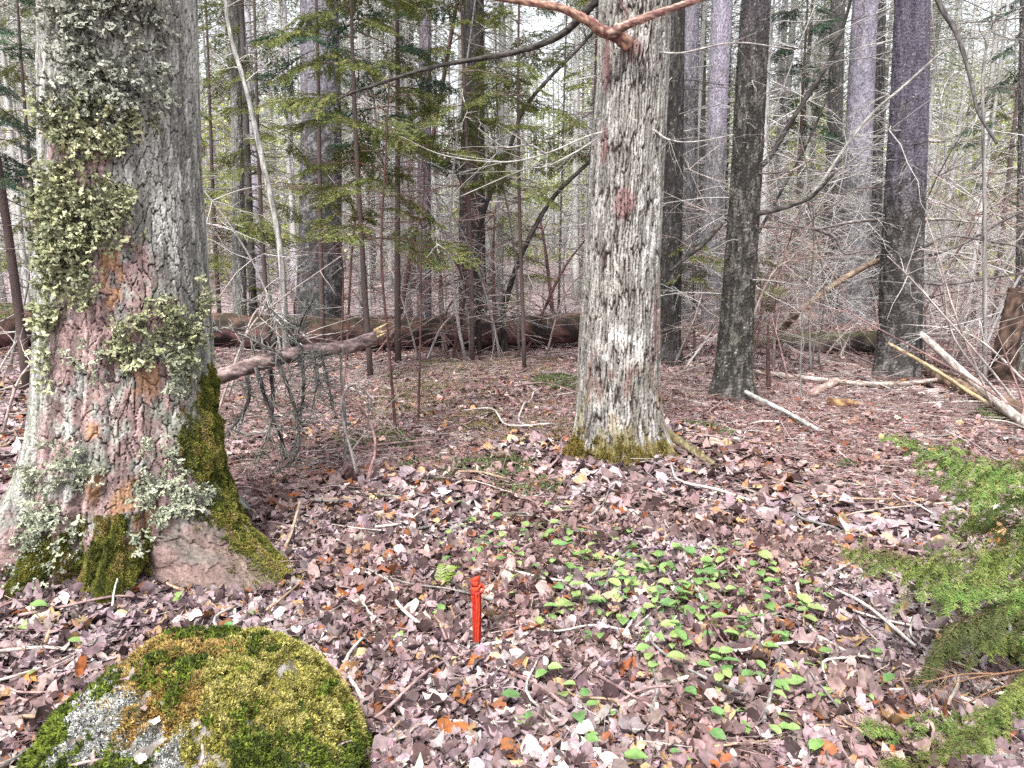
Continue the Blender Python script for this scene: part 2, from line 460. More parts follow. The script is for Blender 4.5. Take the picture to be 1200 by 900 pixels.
def maple_bark(seed, base, light, red, cell=.030, depth=.014, vlen=.15, wide=.2):
    def f(th, z, s):
        thn = np.mod(th, 2 * math.pi) / (2 * math.pi)
        per = max(8, int(round(2 * math.pi * s.rr[1] / cell)))
        w1 = fbm(thn * 16, z * 2.6, seed + 1, 3, 16) - .5
        w2 = fbm(thn * 40, z * 5 + 9, seed + 7, 3, 40) - .5
        w3 = fbm(thn * 110, z * 16 + 5, seed + 12, 3, 110) - .5
        f1, f2, idv = voro(thn * per + 2.2 * w1 + .8 * w3, z / vlen + 1.2 * w2 + .25 * w3, per, seed)
        e = f2 - f1
        ridge = sstep(.01, wide, e)
        g1, g2, id2 = voro(thn * per * 2 + w1 * 3 + 1.2 * w3, z / (vlen * .45) + w2 * 1.5 + .4 * w3, per * 2, seed + 3)
        fine = sstep(.0, .10, g2 - g1)
        fib = fbm(thn * 260, z * 22, seed + 5, 3, 260)
        gr = .7 * fib + .3 * fbm(thn * 200, z * 70, seed + 6, 3, 200)
        disp = depth * (ridge - .8) + .16 * depth * (fine - .8) * ridge + .45 * depth * (idv - .5) * ridge + .15 * depth * (id2 - .5) * fine * ridge + .005 * (gr - .5)
        lt = sstep(.38, .66, fbm(thn * 60, z * 6, seed + 8, 4, 60)) * .75 + .35 * (idv - .45) + .25 * (id2 - .5)
        c = mixc(base, light, np.clip(lt, 0, 1)) * (.45 + 1.1 * gr[..., None])
        c = mixc(np.array(red) * (.5 + gr[..., None]), c, np.clip(ridge * (.35 + .65 * fine), 0, 1))  # reddish inner bark in furrows, darkened further: crevice shade put into the colour
        return disp, c, ridge, gr, idv, fine
    return f
# --- the lichen-covered maple on the left
b1 = maple_bark(11, (.235, .232, .217), (.52, .52, .49), (.055, .034, .032), .031, .013, .12, .075)
PINK = [(180, 440, 75, 140), (135, 185, 40, 40), (190, 330, 26, 60), (160, 560, 75, 110), (215, 520, 30, 120), (205, 640, 50, 40), (95, 640, 90, 40)]
OCHRE = [(176, 320, 12, 45), (205, 445, 16, 30), (165, 530, 10, 60), (200, 600, 20, 40)]
DARKC = [(70, 465, 7, 60), (65, 390, 8, 40), (186, 425, 12, 35)]
MOSSB = [(262, 520, 26, 50), (255, 475, 14, 30), (330, 640, 34, 55), (320, 600, 30, 30), (205, 685, 42, 30), (130, 705, 45, 26), (30, 690, 60, 16)]
def bark1(th, z, s):
    d, c, ridge, gr, idv, fine = b1(th, z, s)
    pk = s.mask(th, z, PINK); oc = s.mask(th, z, OCHRE); dk = s.mask(th, z, DARKC)
    n = fbm(np.mod(th, 6.2832) / 6.2832 * 40, z * 12, 77, 3, 40)
    pk = pk * sstep(.28, .5, n)
    crack = (ridge * (.4 + .6 * fine))[..., None]
    c = mixc(c, np.array([.335, .235, .23]) * (.5 + gr[..., None]) * (.65 + .7 * idv[..., None]) * (.08 + .92 * crack), pk * .85)
    c = mixc(c, np.array([.40, .25, .15]) * (.6 + .8 * gr[..., None]), oc * sstep(.4, .6, n) * .8)
    h = np.maximum(z - s.g, 0)
    grn = sstep(.45, .65, fbm(np.mod(th, 6.2832) / 6.2832 * 18, z * 5, 31, 3, 18)) * np.exp(-h / .9)
    root = np.exp(-((np.mod(th - R(-28) + math.pi, 2 * math.pi) - math.pi) / .36) ** 2) * sstep(.42, .2, h)
    c = mixc(c, np.array([.21, .155, .14]) * (.4 + 1.2 * gr[..., None]) * (.3 + 1.4 * n[..., None]), root * .8)
    c = mixc(c, np.array([.27, .29, .22]) * (.5 + gr[..., None]) * (.3 + .7 * ridge[..., None]), grn * (1 - pk) * (1 - root) * .6)
    d = d + root * .02 * (fbm(np.mod(th, 6.2832) / 6.2832 * 60, z * 14, 78, 4, 60) - .5)
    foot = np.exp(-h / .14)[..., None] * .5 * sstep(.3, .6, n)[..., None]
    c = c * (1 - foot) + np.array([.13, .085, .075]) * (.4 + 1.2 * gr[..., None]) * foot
    dg = d - .03 * dk
    for a, w, amp, fall in ((-90, .07, .09, .4), (-50, .10, .15, .22), (-128, .09, .12, .3), (-74, .045, .05, .9), (-103, .04, .03, .7)):
        q = np.exp(-((np.mod(th - R(a) + .25 * (n - .5) + math.pi, 2 * math.pi) - math.pi) / w) ** 2)
        dg = dg - amp * q * np.exp(-h / fall)
    return dg, c
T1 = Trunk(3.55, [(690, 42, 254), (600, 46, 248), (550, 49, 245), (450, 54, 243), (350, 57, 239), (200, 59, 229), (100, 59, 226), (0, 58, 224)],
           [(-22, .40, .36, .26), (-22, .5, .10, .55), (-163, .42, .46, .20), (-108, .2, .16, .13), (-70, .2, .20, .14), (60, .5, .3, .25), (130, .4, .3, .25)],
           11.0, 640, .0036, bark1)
# --- the centre maple
b2 = maple_bark(23, (.235, .225, .208), (.47, .46, .435), (.05, .030, .029), .026, .016, .38, .22)
def bark2(th, z, s):
    d, c, ridge, gr, idv, fine = b2(th, z, s)
    n = fbm(np.mod(th, 6.2832) / 6.2832 * 30, z * 8, 91, 3, 30)
    wh = s.mask(th, z, [(722, 408, 44, 26), (712, 485, 26, 24), (755, 250, 25, 60)]) * sstep(.4, .6, n)
    c = mixc(c, np.array([.66, .65, .63]) * (.7 + .5 * gr[..., None]), wh * (.35 + .65 * ridge) * .9)
    rd = np.maximum(s.mask(th, z, [(722, 238, 24, 18), (738, 62, 14, 14), (708, 75, 9, 30), (705, 170, 8, 22)]), .75 * s.mask(th, z, [(710, 450, 44, 50), (765, 420, 18, 90)]) * sstep(.48, .62, n))
    c = mixc(c, np.array([.25, .125, .13]) * (.4 + 1.2 * gr[..., None]) * (.3 + .7 * ridge[..., None]), rd * .6 * sstep(.35, .55, n + .3 * (gr - .3)))
    h = np.maximum(z - s.g, 0)
    ms = sstep(.35, .6, n + .45 * np.exp(-h / .12) - .14) * np.exp(-h / .30)
    c = mixc(c, np.array([.19, .16, .055]) * (.5 + gr[..., None]), np.clip(ms * 1.1, 0, .9))
    bulge = .012 * s.mask(th, z, [(722, 238, 22, 16), (738, 52, 16, 14)])
    return d + bulge, c
T2 = Trunk(5.35, [(540, 676, 778), (500, 676, 775), (450, 677, 772), (400, 679, 773), (300, 686, 772), (200, 692, 777), (100, 700, 782), (0, 703, 785)],
           [(-155, .4, .12, .16), (-95, .35, .10, .13), (-30, .3, .13, .16), (70, .5, .12, .2), (-62, .2, .06, .12)], 11.0, 360, .0055, bark2)
# --- scaly spruce trunks
def spruce_bark(seed, dark, pale, fleck, upper=None, zup=2.0, cell=.026):
    def f(th, z, s):
        per = max(10, int(round(2 * math.pi * s.rr[1] / cell)))
        thn = np.mod(th, 2 * math.pi) / (2 * math.pi)
        w = fbm(thn * 30, z * 7, seed + 1, 3, 30) - .5
        f1, f2, idv = voro(thn * per + w, z / (cell * 1.25) + 1.5 * w, per, seed)
        sc = sstep(.02, .3, f2 - f1)
        n = fbm(thn * 36, z * 9, seed + 4, 4, 36)
        c = mixc(dark, pale, np.clip(sstep(.4, .72, n) * .8 + .6 * (idv - .55), 0, 1))
        if upper is not None:
            c = mixc(c, np.array(upper) * (.65 + .7 * n[..., None]), sstep(zup - .5, zup + .5, z + 1.0 * (n - .5)) * .9)
        g1, g2, id2 = voro(thn * per * 2.0 + 2 * w, z / (cell * .5), per * 2, seed + 9)
        c = mixc(c, fleck, ((id2 > .972) & (n > .45)) * .6)
        c = c * (.45 + .65 * sc[..., None])
        return .008 * (sc - .5) + .006 * (idv - .5) * sc + .014 * (n - .5), c
    return f
S_DARK, S_PALE, S_FLECK = (.055, .05, .045), (.17, .162, .15), (.45, .45, .42)
MIDTRUNKS = [  # Y, rows, seed, dark, pale, upper, z of change, label
    (7.75, [(462, 832, 882), (430, 838, 880), (350, 846, 884), (200, 857, 893), (100, 862, 898), (0, 869, 903)], 41, S_DARK, (.19, .18, .165), (.10, .09, .10), 3.6,
     "dark scaly spruce trunk leaning slightly right with a grey stick at its foot"),
    (9.2, [(440, 1024, 1074), (400, 1030, 1078), (300, 1034, 1080), (200, 1040, 1084), (100, 1046, 1087), (0, 1050, 1088)], 42, (.07, .064, .062), (.22, .21, .205), (.155, .138, .178), 2.35,
     "thick spruce trunk with flaky grey bark turning lilac above, pale fallen pole at its foot"),
    (10.6, [(420, 767, 797), (300, 770, 799), (150, 775, 801), (0, 780, 803)], 43, (.045, .04, .038), (.12, .115, .11), None, 0,
     "nearly black trunk half hidden behind the big centre maple"),
    (13.2, [(392, 538, 572), (300, 537, 569), (150, 540, 568), (0, 543, 567)], 44, (.035, .032, .03), (.10, .095, .09), None, 0,
     "black trunk standing just behind the long fallen log"),
    (14.0, [(385, 346, 402), (300, 350, 400), (150, 353, 400), (0, 352, 396)], 45, (.12, .115, .115), (.33, .32, .33), (.30, .285, .325), 4.0,
     "stout grey trunk with a pale lilac top, left of the firs behind the log"),
    (13.4, [(370, 822, 846), (280, 820, 844), (150, 828, 851), (0, 834, 858)], 46, (.20, .19, .20), (.36, .35, .36), (.36, .335, .40), 3.6,
     "slender trunk pale grey below and lilac above, between centre maple and dark leaning spruce"),
    (16.0, [(350, 980, 1018), (300, 982, 1018), (150, 992, 1022), (0, 1000, 1028)], 47, (.15, .145, .15), (.33, .32, .33), (.32, .30, .355), 3.4,
     "lilac grey spruce with broken stubs, left of the thick flaky spruce"),
    (17.5, [(345, 1010, 1030), (200, 1016, 1034), (0, 1022, 1038)], 48, (.06, .055, .055), (.17, .16, .16), None, 0,
     "thin dark trunk close behind the lilac grey spruce"),
    (18.5, [(340, 962, 984), (200, 968, 986), (0, 974, 990)], 49, (.14, .135, .13), (.30, .29, .28), None, 0,
     "plain grey trunk just left of the lilac grey spruce"),
    (15.2, [(372, 795, 817), (200, 797, 817), (0, 801, 820)], 50, (.10, .095, .10), (.26, .25, .26), (.30, .28, .33), 5.0,
     "dim grey trunk peeping out to the right of the black one behind the maple"),
    (11.9, [(412, 273, 290), (200, 272, 286), (0, 268, 280)], 51, (.17, .165, .155), (.36, .355, .34), None, 0,
     "slim straight grey trunk beside the lichen covered maple"),
    (9.5, [(438, 1186, 1200), (400, 1190, 1203), (200, 1193, 1205), (0, 1196, 1207)], 54, (.11, .105, .10), (.28, .27, .26), None, 0,
     "grey trunk at the right edge beside the brown rotten stump"),
    (12.5, [(395, 488, 506), (200, 489, 505), (0, 492, 506)], 52, (.13, .11, .125), (.27, .25, .27), None, 0,
     "slim purplish trunk rising through the fir boughs"),
]
TK = [T1, T2]
def build_maples():
    t = thing("maple_tree", "huge old maple hung with leafy lichen, mossy at its root", "tree", T1.root())
    T1.mesh("trunk", M_BARK, t); T1.obj = t
    t = thing("maple_tree", "big grey maple with deeply furrowed bark and a forked dead limb", "tree", T2.root())
    T2.mesh("trunk", M_BARK, t); T2.obj = t
build_maples()
KEEP_OFF += [(T1.x0, T1.Y, .40), (T2.x0, T2.Y, .30)]

# dead side branches: a curved limb with finer and finer twigs
def limb(mb, p, d, L, r, rng, col, depth=2, droop=.25, sides=4):
    d = np.asarray(d, float) / (np.linalg.norm(d) + 1e-9)
    side = np.cross(d, [0, 0, 1.0]); side /= np.linalg.norm(side) + 1e-6
    b1_, b2_ = rng.normal(0, .14), rng.normal(0, .10)
    ts = np.linspace(0, 1, 6 if depth > 1 else 4)
    P = p + d * (L * ts)[:, None] + side * (L * b1_ * ts ** 2)[:, None] + np.array([0, 0, 1.0]) * (L * (b2_ * ts - droop * ts ** 2 + .5 * droop * ts ** 3))[:, None]
    P = P + rng.normal(0, .014 * L, P.shape) * (ts > 0)[:, None]
    tube(mb, P, r * (1 - .8 * ts), sides, np.asarray(col) * (1 + rng.normal(0, .12)), cap=False)
    if depth:
        for _ in range(rng.integers(3, 7) if depth > 1 else rng.integers(1, 4)):
            t = rng.uniform(.2, .95); k = min(int(t * (len(ts) - 1)), len(ts) - 2)
            q = P[k] + (P[k + 1] - P[k]) * (t * (len(ts) - 1) - k)
            nd = d + side * rng.choice([-1, 1]) * rng.uniform(.5, 1.2) + np.array([0, 0, rng.normal(-.1, .35)])
            limb(mb, q, nd, L * rng.uniform(.2, .5) * (1.15 - t), r * .5, rng, col, depth - 1, droop, 3)
def dead_branches(rng, zr, n, Lr, r0, col, trunk_r=lambda z: .08, depth=2, elev=(-.15, .3), cen=None):
    mb = MB()
    for _ in range(n):
        z = rng.uniform(*zr); a = rng.random() * 6.283; tr = trunk_r(z)
        p = np.array([math.cos(a) * tr * .8, math.sin(a) * tr * .8, z])
        if cen is not None: p[:2] += cen(z)
        limb(mb, p, [math.cos(a), math.sin(a), rng.uniform(*elev)], rng.uniform(*Lr), r0 * rng.uniform(.6, 1.3), rng, col, depth)
    return mb
def build_mid_trunks():
    for k, (Y, rows, seed, dk, pl, up, zup, lab) in enumerate(MIDTRUNKS):
        near = Y < 10
        fl = [(-150, .5, .10 if near else .08, .16), (-30, .5, .09, .16), (-90, .4, .08, .13), (80, .6, .1, .18)]
        if Y > 12: fl = [(a, w, m * .5, f) for a, w, m, f in fl]
        tr = Trunk(Y, rows, fl, 13.5, 130 if near else 110, .011 if near else .02, spruce_bark(seed, dk, pl, S_FLECK if k < 2 else (.4, .39, .39), up, zup, .026 if near else .032))
        t = thing("spruce_tree", lab, "tree", tr.root(), 0, "trunks of the middle distance")
        tr.mesh("trunk", M_BARK, t); tr.obj = t; TK.append(tr)
        rng = np.random.default_rng(200 + k)
        cen = lambda z: np.array([np.interp(z + tr.g, tr.zs, tr.cx) - tr.x0, 0])
        rr = lambda z: float(np.interp(z + tr.g, tr.zs, tr.rr))
        n = 34 if near else 26
        zlo = .7 if k < 2 else 1.0
        for q in range(n):
            mb = MB(); z = rng.uniform(zlo, 6.5); a = rng.random() * 6.283
            c = cen(z); p = np.array([c[0] + rr(z) * .85 * math.cos(a), rr(z) * .85 * math.sin(a), z])
            stub = rng.random() < (.4 if near else .25)
            limb(mb, p, [math.cos(a), math.sin(a), rng.uniform(-.3, .2)], rng.uniform(.06, .2) if stub else rng.uniform(.5, 1.5), .007 if stub else .009, rng,
                 (.30, .285, .275) if rng.random() < .6 else (.14, .12, .115), 0 if stub else 2)
            mb.build("dead_branch", M_TWIG, t)
        KEEP_OFF.append((tr.x0, Y, float(tr.rr[0]) * .9))
build_mid_trunks()

# ------------------------------------------------------------------ the many thin trunks behind
def build_background_trees():
    rng = np.random.default_rng(77)
    looks = {"pale": ((.48, .475, .46), (.50, .485, .47)), "grey": ((.33, .325, .315), (.40, .39, .38)), "dark": ((.11, .10, .098), (.22, .205, .2)),  # light grey bark, lightened further so the colour carries sky glare
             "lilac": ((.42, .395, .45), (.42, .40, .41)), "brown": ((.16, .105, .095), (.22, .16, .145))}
    protos = {}
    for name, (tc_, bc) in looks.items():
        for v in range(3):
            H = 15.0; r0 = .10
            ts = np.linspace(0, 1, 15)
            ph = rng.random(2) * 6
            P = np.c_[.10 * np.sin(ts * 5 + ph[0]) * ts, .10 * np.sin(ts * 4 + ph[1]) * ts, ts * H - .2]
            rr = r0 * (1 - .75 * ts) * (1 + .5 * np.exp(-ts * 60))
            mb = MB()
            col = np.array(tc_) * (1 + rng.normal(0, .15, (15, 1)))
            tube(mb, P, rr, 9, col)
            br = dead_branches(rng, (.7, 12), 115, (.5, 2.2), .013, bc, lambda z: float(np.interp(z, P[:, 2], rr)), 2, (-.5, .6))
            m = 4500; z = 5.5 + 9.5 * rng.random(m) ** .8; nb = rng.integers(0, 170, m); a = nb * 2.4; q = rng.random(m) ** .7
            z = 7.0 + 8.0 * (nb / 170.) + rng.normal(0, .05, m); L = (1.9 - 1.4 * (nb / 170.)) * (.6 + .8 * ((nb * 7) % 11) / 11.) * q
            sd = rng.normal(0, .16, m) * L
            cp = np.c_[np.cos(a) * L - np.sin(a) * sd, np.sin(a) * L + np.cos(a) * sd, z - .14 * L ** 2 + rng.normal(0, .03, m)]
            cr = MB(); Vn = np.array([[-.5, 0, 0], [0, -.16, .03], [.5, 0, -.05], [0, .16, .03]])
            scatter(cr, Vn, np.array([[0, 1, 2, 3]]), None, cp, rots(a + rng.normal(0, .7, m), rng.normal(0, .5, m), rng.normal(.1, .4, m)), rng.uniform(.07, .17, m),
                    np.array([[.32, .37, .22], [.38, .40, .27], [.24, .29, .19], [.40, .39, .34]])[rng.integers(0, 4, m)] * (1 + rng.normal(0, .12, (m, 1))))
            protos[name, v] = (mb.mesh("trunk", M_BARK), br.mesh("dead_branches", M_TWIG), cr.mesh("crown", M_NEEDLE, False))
    def zone(px):
        return ("left of the lichened maple" if px < 60 else "between lichened maple and stout grey trunk" if px < 345 else
                "between stout grey and black trunks" if px < 550 else "between black trunk and centre maple" if px < 730 else
                "between centre maple and leaning dark spruce" if px < 868 else "between leaning dark and flaky spruces" if px < 1062 else
                "right of the flaky spruce")
    depth = lambda Y: "in the first rows" if Y < 22 else "deep in the forest" if Y < 36 else "farthest away"
    placed = []
    n = 0
    tries = 0
    while n < 255 and tries < 20000:
        tries += 1
        px = rng.uniform(-60, 1260)
        Y = 13.5 + 44 * rng.random() ** 1.15
        if Y < 20 and 560 < px < 1150 and rng.random() < .65: continue
        x = (px - CX) / F * Y * 1.0
        if any((x - a) ** 2 + (Y - b) ** 2 < (.35 + Y * .012) ** 2 for a, b in placed): continue
        if any(abs(x - t.x0) < .5 and abs(Y - t.Y) < .6 for t in TK): continue
        placed.append((x, Y))
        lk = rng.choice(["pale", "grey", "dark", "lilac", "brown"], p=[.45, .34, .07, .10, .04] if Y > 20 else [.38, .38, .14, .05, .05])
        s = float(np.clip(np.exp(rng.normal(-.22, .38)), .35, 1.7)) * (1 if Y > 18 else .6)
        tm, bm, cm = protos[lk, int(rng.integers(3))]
        lean = rng.random() < .07
        pz = gz(x, Y)
        size = "slender" if s < .65 else "medium" if s < 1.1 else "stout"
        zn = zone(px)
        t = thing("forest_tree", f"{'leaning' if lean else size} {lk} trunk {depth(Y)}, {zn}", "tree", (x, Y, pz), 0,
                  f"{'leaning' if lean else size} {lk} trunks {depth(Y)}, {zn}")
        t.rotation_euler = (rng.normal(0, .25 if lean else .02), rng.normal(0, .25 if lean else .022), rng.random() * 6.283)
        t.scale = (s, s, s if s > .85 else .85)
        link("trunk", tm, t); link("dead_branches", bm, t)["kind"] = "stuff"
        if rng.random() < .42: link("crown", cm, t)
        n += 1
    # the rest of the forest: one far mass
    mb = MB()
    for _ in range(1000):
        Y = 46 + 44 * rng.random() ** .8; x = rng.uniform(-.85, .85) * Y
        g = gz(x, Y); h = rng.uniform(9, 17); r = rng.uniform(.04, .15)
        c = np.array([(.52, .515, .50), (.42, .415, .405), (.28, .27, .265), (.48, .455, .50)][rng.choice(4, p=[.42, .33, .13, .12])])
        q = rng.normal(0, .3, 2)
        tube(mb, [[x, Y, g - .3], [x + q[0] * .4, Y, g + h * .5], [x + q[0], Y + q[1], g + h]], [r, r * .7, r * .25], 4, c, cap=False)
        for _ in range(22):
            a = rng.random() * 6.283; z = g + rng.uniform(1, h); L = rng.uniform(.6, 2.2)
            tube(mb, [[x, Y, z], [x + math.cos(a) * L * .6, Y + math.sin(a) * L * .6, z + rng.normal(0, .15)], [x + math.cos(a) * L, Y + math.sin(a) * L, z + rng.normal(-.1, .7)]],
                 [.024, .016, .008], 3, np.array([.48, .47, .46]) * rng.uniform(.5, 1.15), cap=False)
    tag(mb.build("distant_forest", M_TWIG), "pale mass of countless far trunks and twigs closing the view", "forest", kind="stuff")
    # spring leaves of young broadleaf trees, far behind: yellow green leaf clouds
    mb = MB()
    m = 90000
    cl = []
    for _ in range(210):
        Y = rng.uniform(26, 75); px = rng.choice([rng.uniform(795, 835), rng.uniform(905, 975), rng.uniform(1095, 1210), rng.uniform(-60, 1250), rng.uniform(560, 700), rng.uniform(240, 345)], p=[.12, .2, .22, .2, .14, .12])
        cl.append(((px - CX) / F * Y, Y, rng.uniform(.4, 1.0) + Y * .24 * rng.random(), rng.uniform(.8, 2.0)))
    cl = np.array(cl)
    i = rng.integers(0, len(cl), m)
    p = cl[i, :3] + rng.normal(0, 1, (m, 3)) * cl[i, 3:4] * [.8, .8, .55]
    p[:, 2] = np.maximum(p[:, 2], ground(p[:, 0], p[:, 1]) + .3)
    V = np.array([[-.5, 0, 0], [0, -.32, .06], [.5, 0, 0], [0, .32, .06]]); Q = np.array([[0, 1, 2, 3]])
    rot = rots(rng.random(m) * 6.283, rng.normal(0, .7, m), rng.normal(0, .7, m))
    c = np.array([[.50, .56, .15], [.58, .60, .22], [.34, .42, .12]])[rng.integers(0, 3, m)] * (1 + rng.normal(0, .15, (m, 1)))
    scatter(mb, V, Q, None, p, rot, rng.uniform(.10, .22, m), np.clip(c, .01, .6))
    tag(mb.build("spring_foliage", M_LEAF), "hazy yellow green young leaves far between the trunks", "foliage", kind="stuff")
build_background_trees()
# ------------------------------------------------------------------ logs, dead limbs, sticks
def proj(P):                                         # pixel of world points
    P = np.asarray(P, float) - [0, 0, CAMH]
    d = P[..., 1] * CP - P[..., 2] * SP
    return CX + F * P[..., 0] / d, CY - F * (P[..., 1] * SP + P[..., 2] * CP) / d
PINKB, GREYB, DARKB, TANB, PALEB, REDB = (.30, .215, .21), (.25, .24, .23), (.075, .065, .062), (.36, .265, .195), (.52, .475, .44), (.12, .068, .064)
def logmesh(P, r, sides, seed, c1, c2, moss=0.0, rough=.10, ends=None):
    P = np.asarray(P, float); n = len(P)
    mb = MB(); tube(mb, P, r, sides, (0, 0, 0), cap=True)
    V = mb.V[0].copy(); ring = V[:n * sides].reshape(n, sides, 3)
    th = np.arange(sides) / sides; TH, S = np.meshgrid(th, np.r_[0, np.cumsum(np.linalg.norm(np.diff(P, axis=0), axis=1))])
    rm = float(np.mean(r))
    q = fbm(TH * 10, S / rm * 1.5, seed, 4, 10) - .5
    q2 = fbm(TH * 24, S / rm * 2.2, seed + 5, 3, 24) - .5
    ring += (ring - P[:, None, :]) * (rough * 2 * q + rough * 1.2 * q2)[..., None]
    n2 = fbm(TH * 12, S / rm * .9, seed + 2, 4, 12)
    C = mixc(c1, c2, sstep(.38, .64, n2)) * (.55 + 1.8 * np.clip(q2 + .25, 0, 1))[..., None]
    if moss:
        up = (ring - P[:, None, :])[..., 2] / (np.asarray(r).reshape(-1, 1) + 1e-6)
        C = mixc(C, np.array([.10, .11, .03]) * (.6 + q2 + .4)[..., None], sstep(.15, .6, up + 1.6 * (n2 - .5)) * moss)
    V[:n * sides] = ring.reshape(-1, 3)
    mb.V[0] = V
    ec = np.array(ends if ends else c1)
    mb.C[0] = np.r_[np.clip(C.reshape(-1, 3), .012, .75), [ec, ec]]
    return mb
def wood(name, label, cat, P, r0, r1, c1, c2, seed, sides=9, n=None, moss=0, rough=.10, group=None, ends=None):
    """A free dead stick, pole or log as one thing; its base point becomes its origin."""
    n = n or max(8, int(len(P) * 8))
    Q = curve(P, n); o = Q[0].copy()
    r = np.linspace(r0, r1, n)
    ob = logmesh(Q - o, r, sides, seed, c1, c2, moss, rough, ends).build(name, M_TWIG, None, True, o)
    return tag(ob, label, cat, group)
def sub_wood(name, parent, P, r0, r1, c1, c2, seed, sides=7, n=None, rough=.1, ends=None, moss=0):
    Q = curve(P, n or max(8, len(P) * 7)) - np.array(parent.location)
    return logmesh(Q, np.linspace(r0, r1, len(Q)), sides, seed, c1, c2, moss, rough, ends).build(name, M_TWIG, parent)
def twiggy(parent, P, rng, n, L, r, col, depth=1, name="twig"):      # side twigs along a stem; each twig a part
    P = np.asarray(P, float)
    for _ in range(n):
        t = rng.uniform(.12, .98) * (len(P) - 1); k = min(int(t), len(P) - 2)
        q = P[k] + (P[k + 1] - P[k]) * (t - k); d = P[k + 1] - P[k]; d /= np.linalg.norm(d) + 1e-9
        a = rng.normal(0, 1, 3); a -= d * a.dot(d); a /= np.linalg.norm(a)
        mb = MB(); limb(mb, q - np.array(parent.location), a + d * rng.uniform(0, .7), L * rng.uniform(.4, 1.3), r, rng, col, depth, .15)
        mb.build(name, M_TWIG, parent)
def pxp(pts, Y): return [at(a, b, Y if np.isscalar(Y) else y) for (a, b), y in zip(pts, np.linspace(Y, Y, len(pts)) if np.isscalar(Y) else np.linspace(Y[0], Y[1], len(pts)))]
def gpath(pts, lift=.02):
    out = []
    for i, p in enumerate(pts):
        q = gpt(*p[:2]); out.append(q + [0, 0, lift + (p[2] if len(p) > 2 else 0)])
    return out

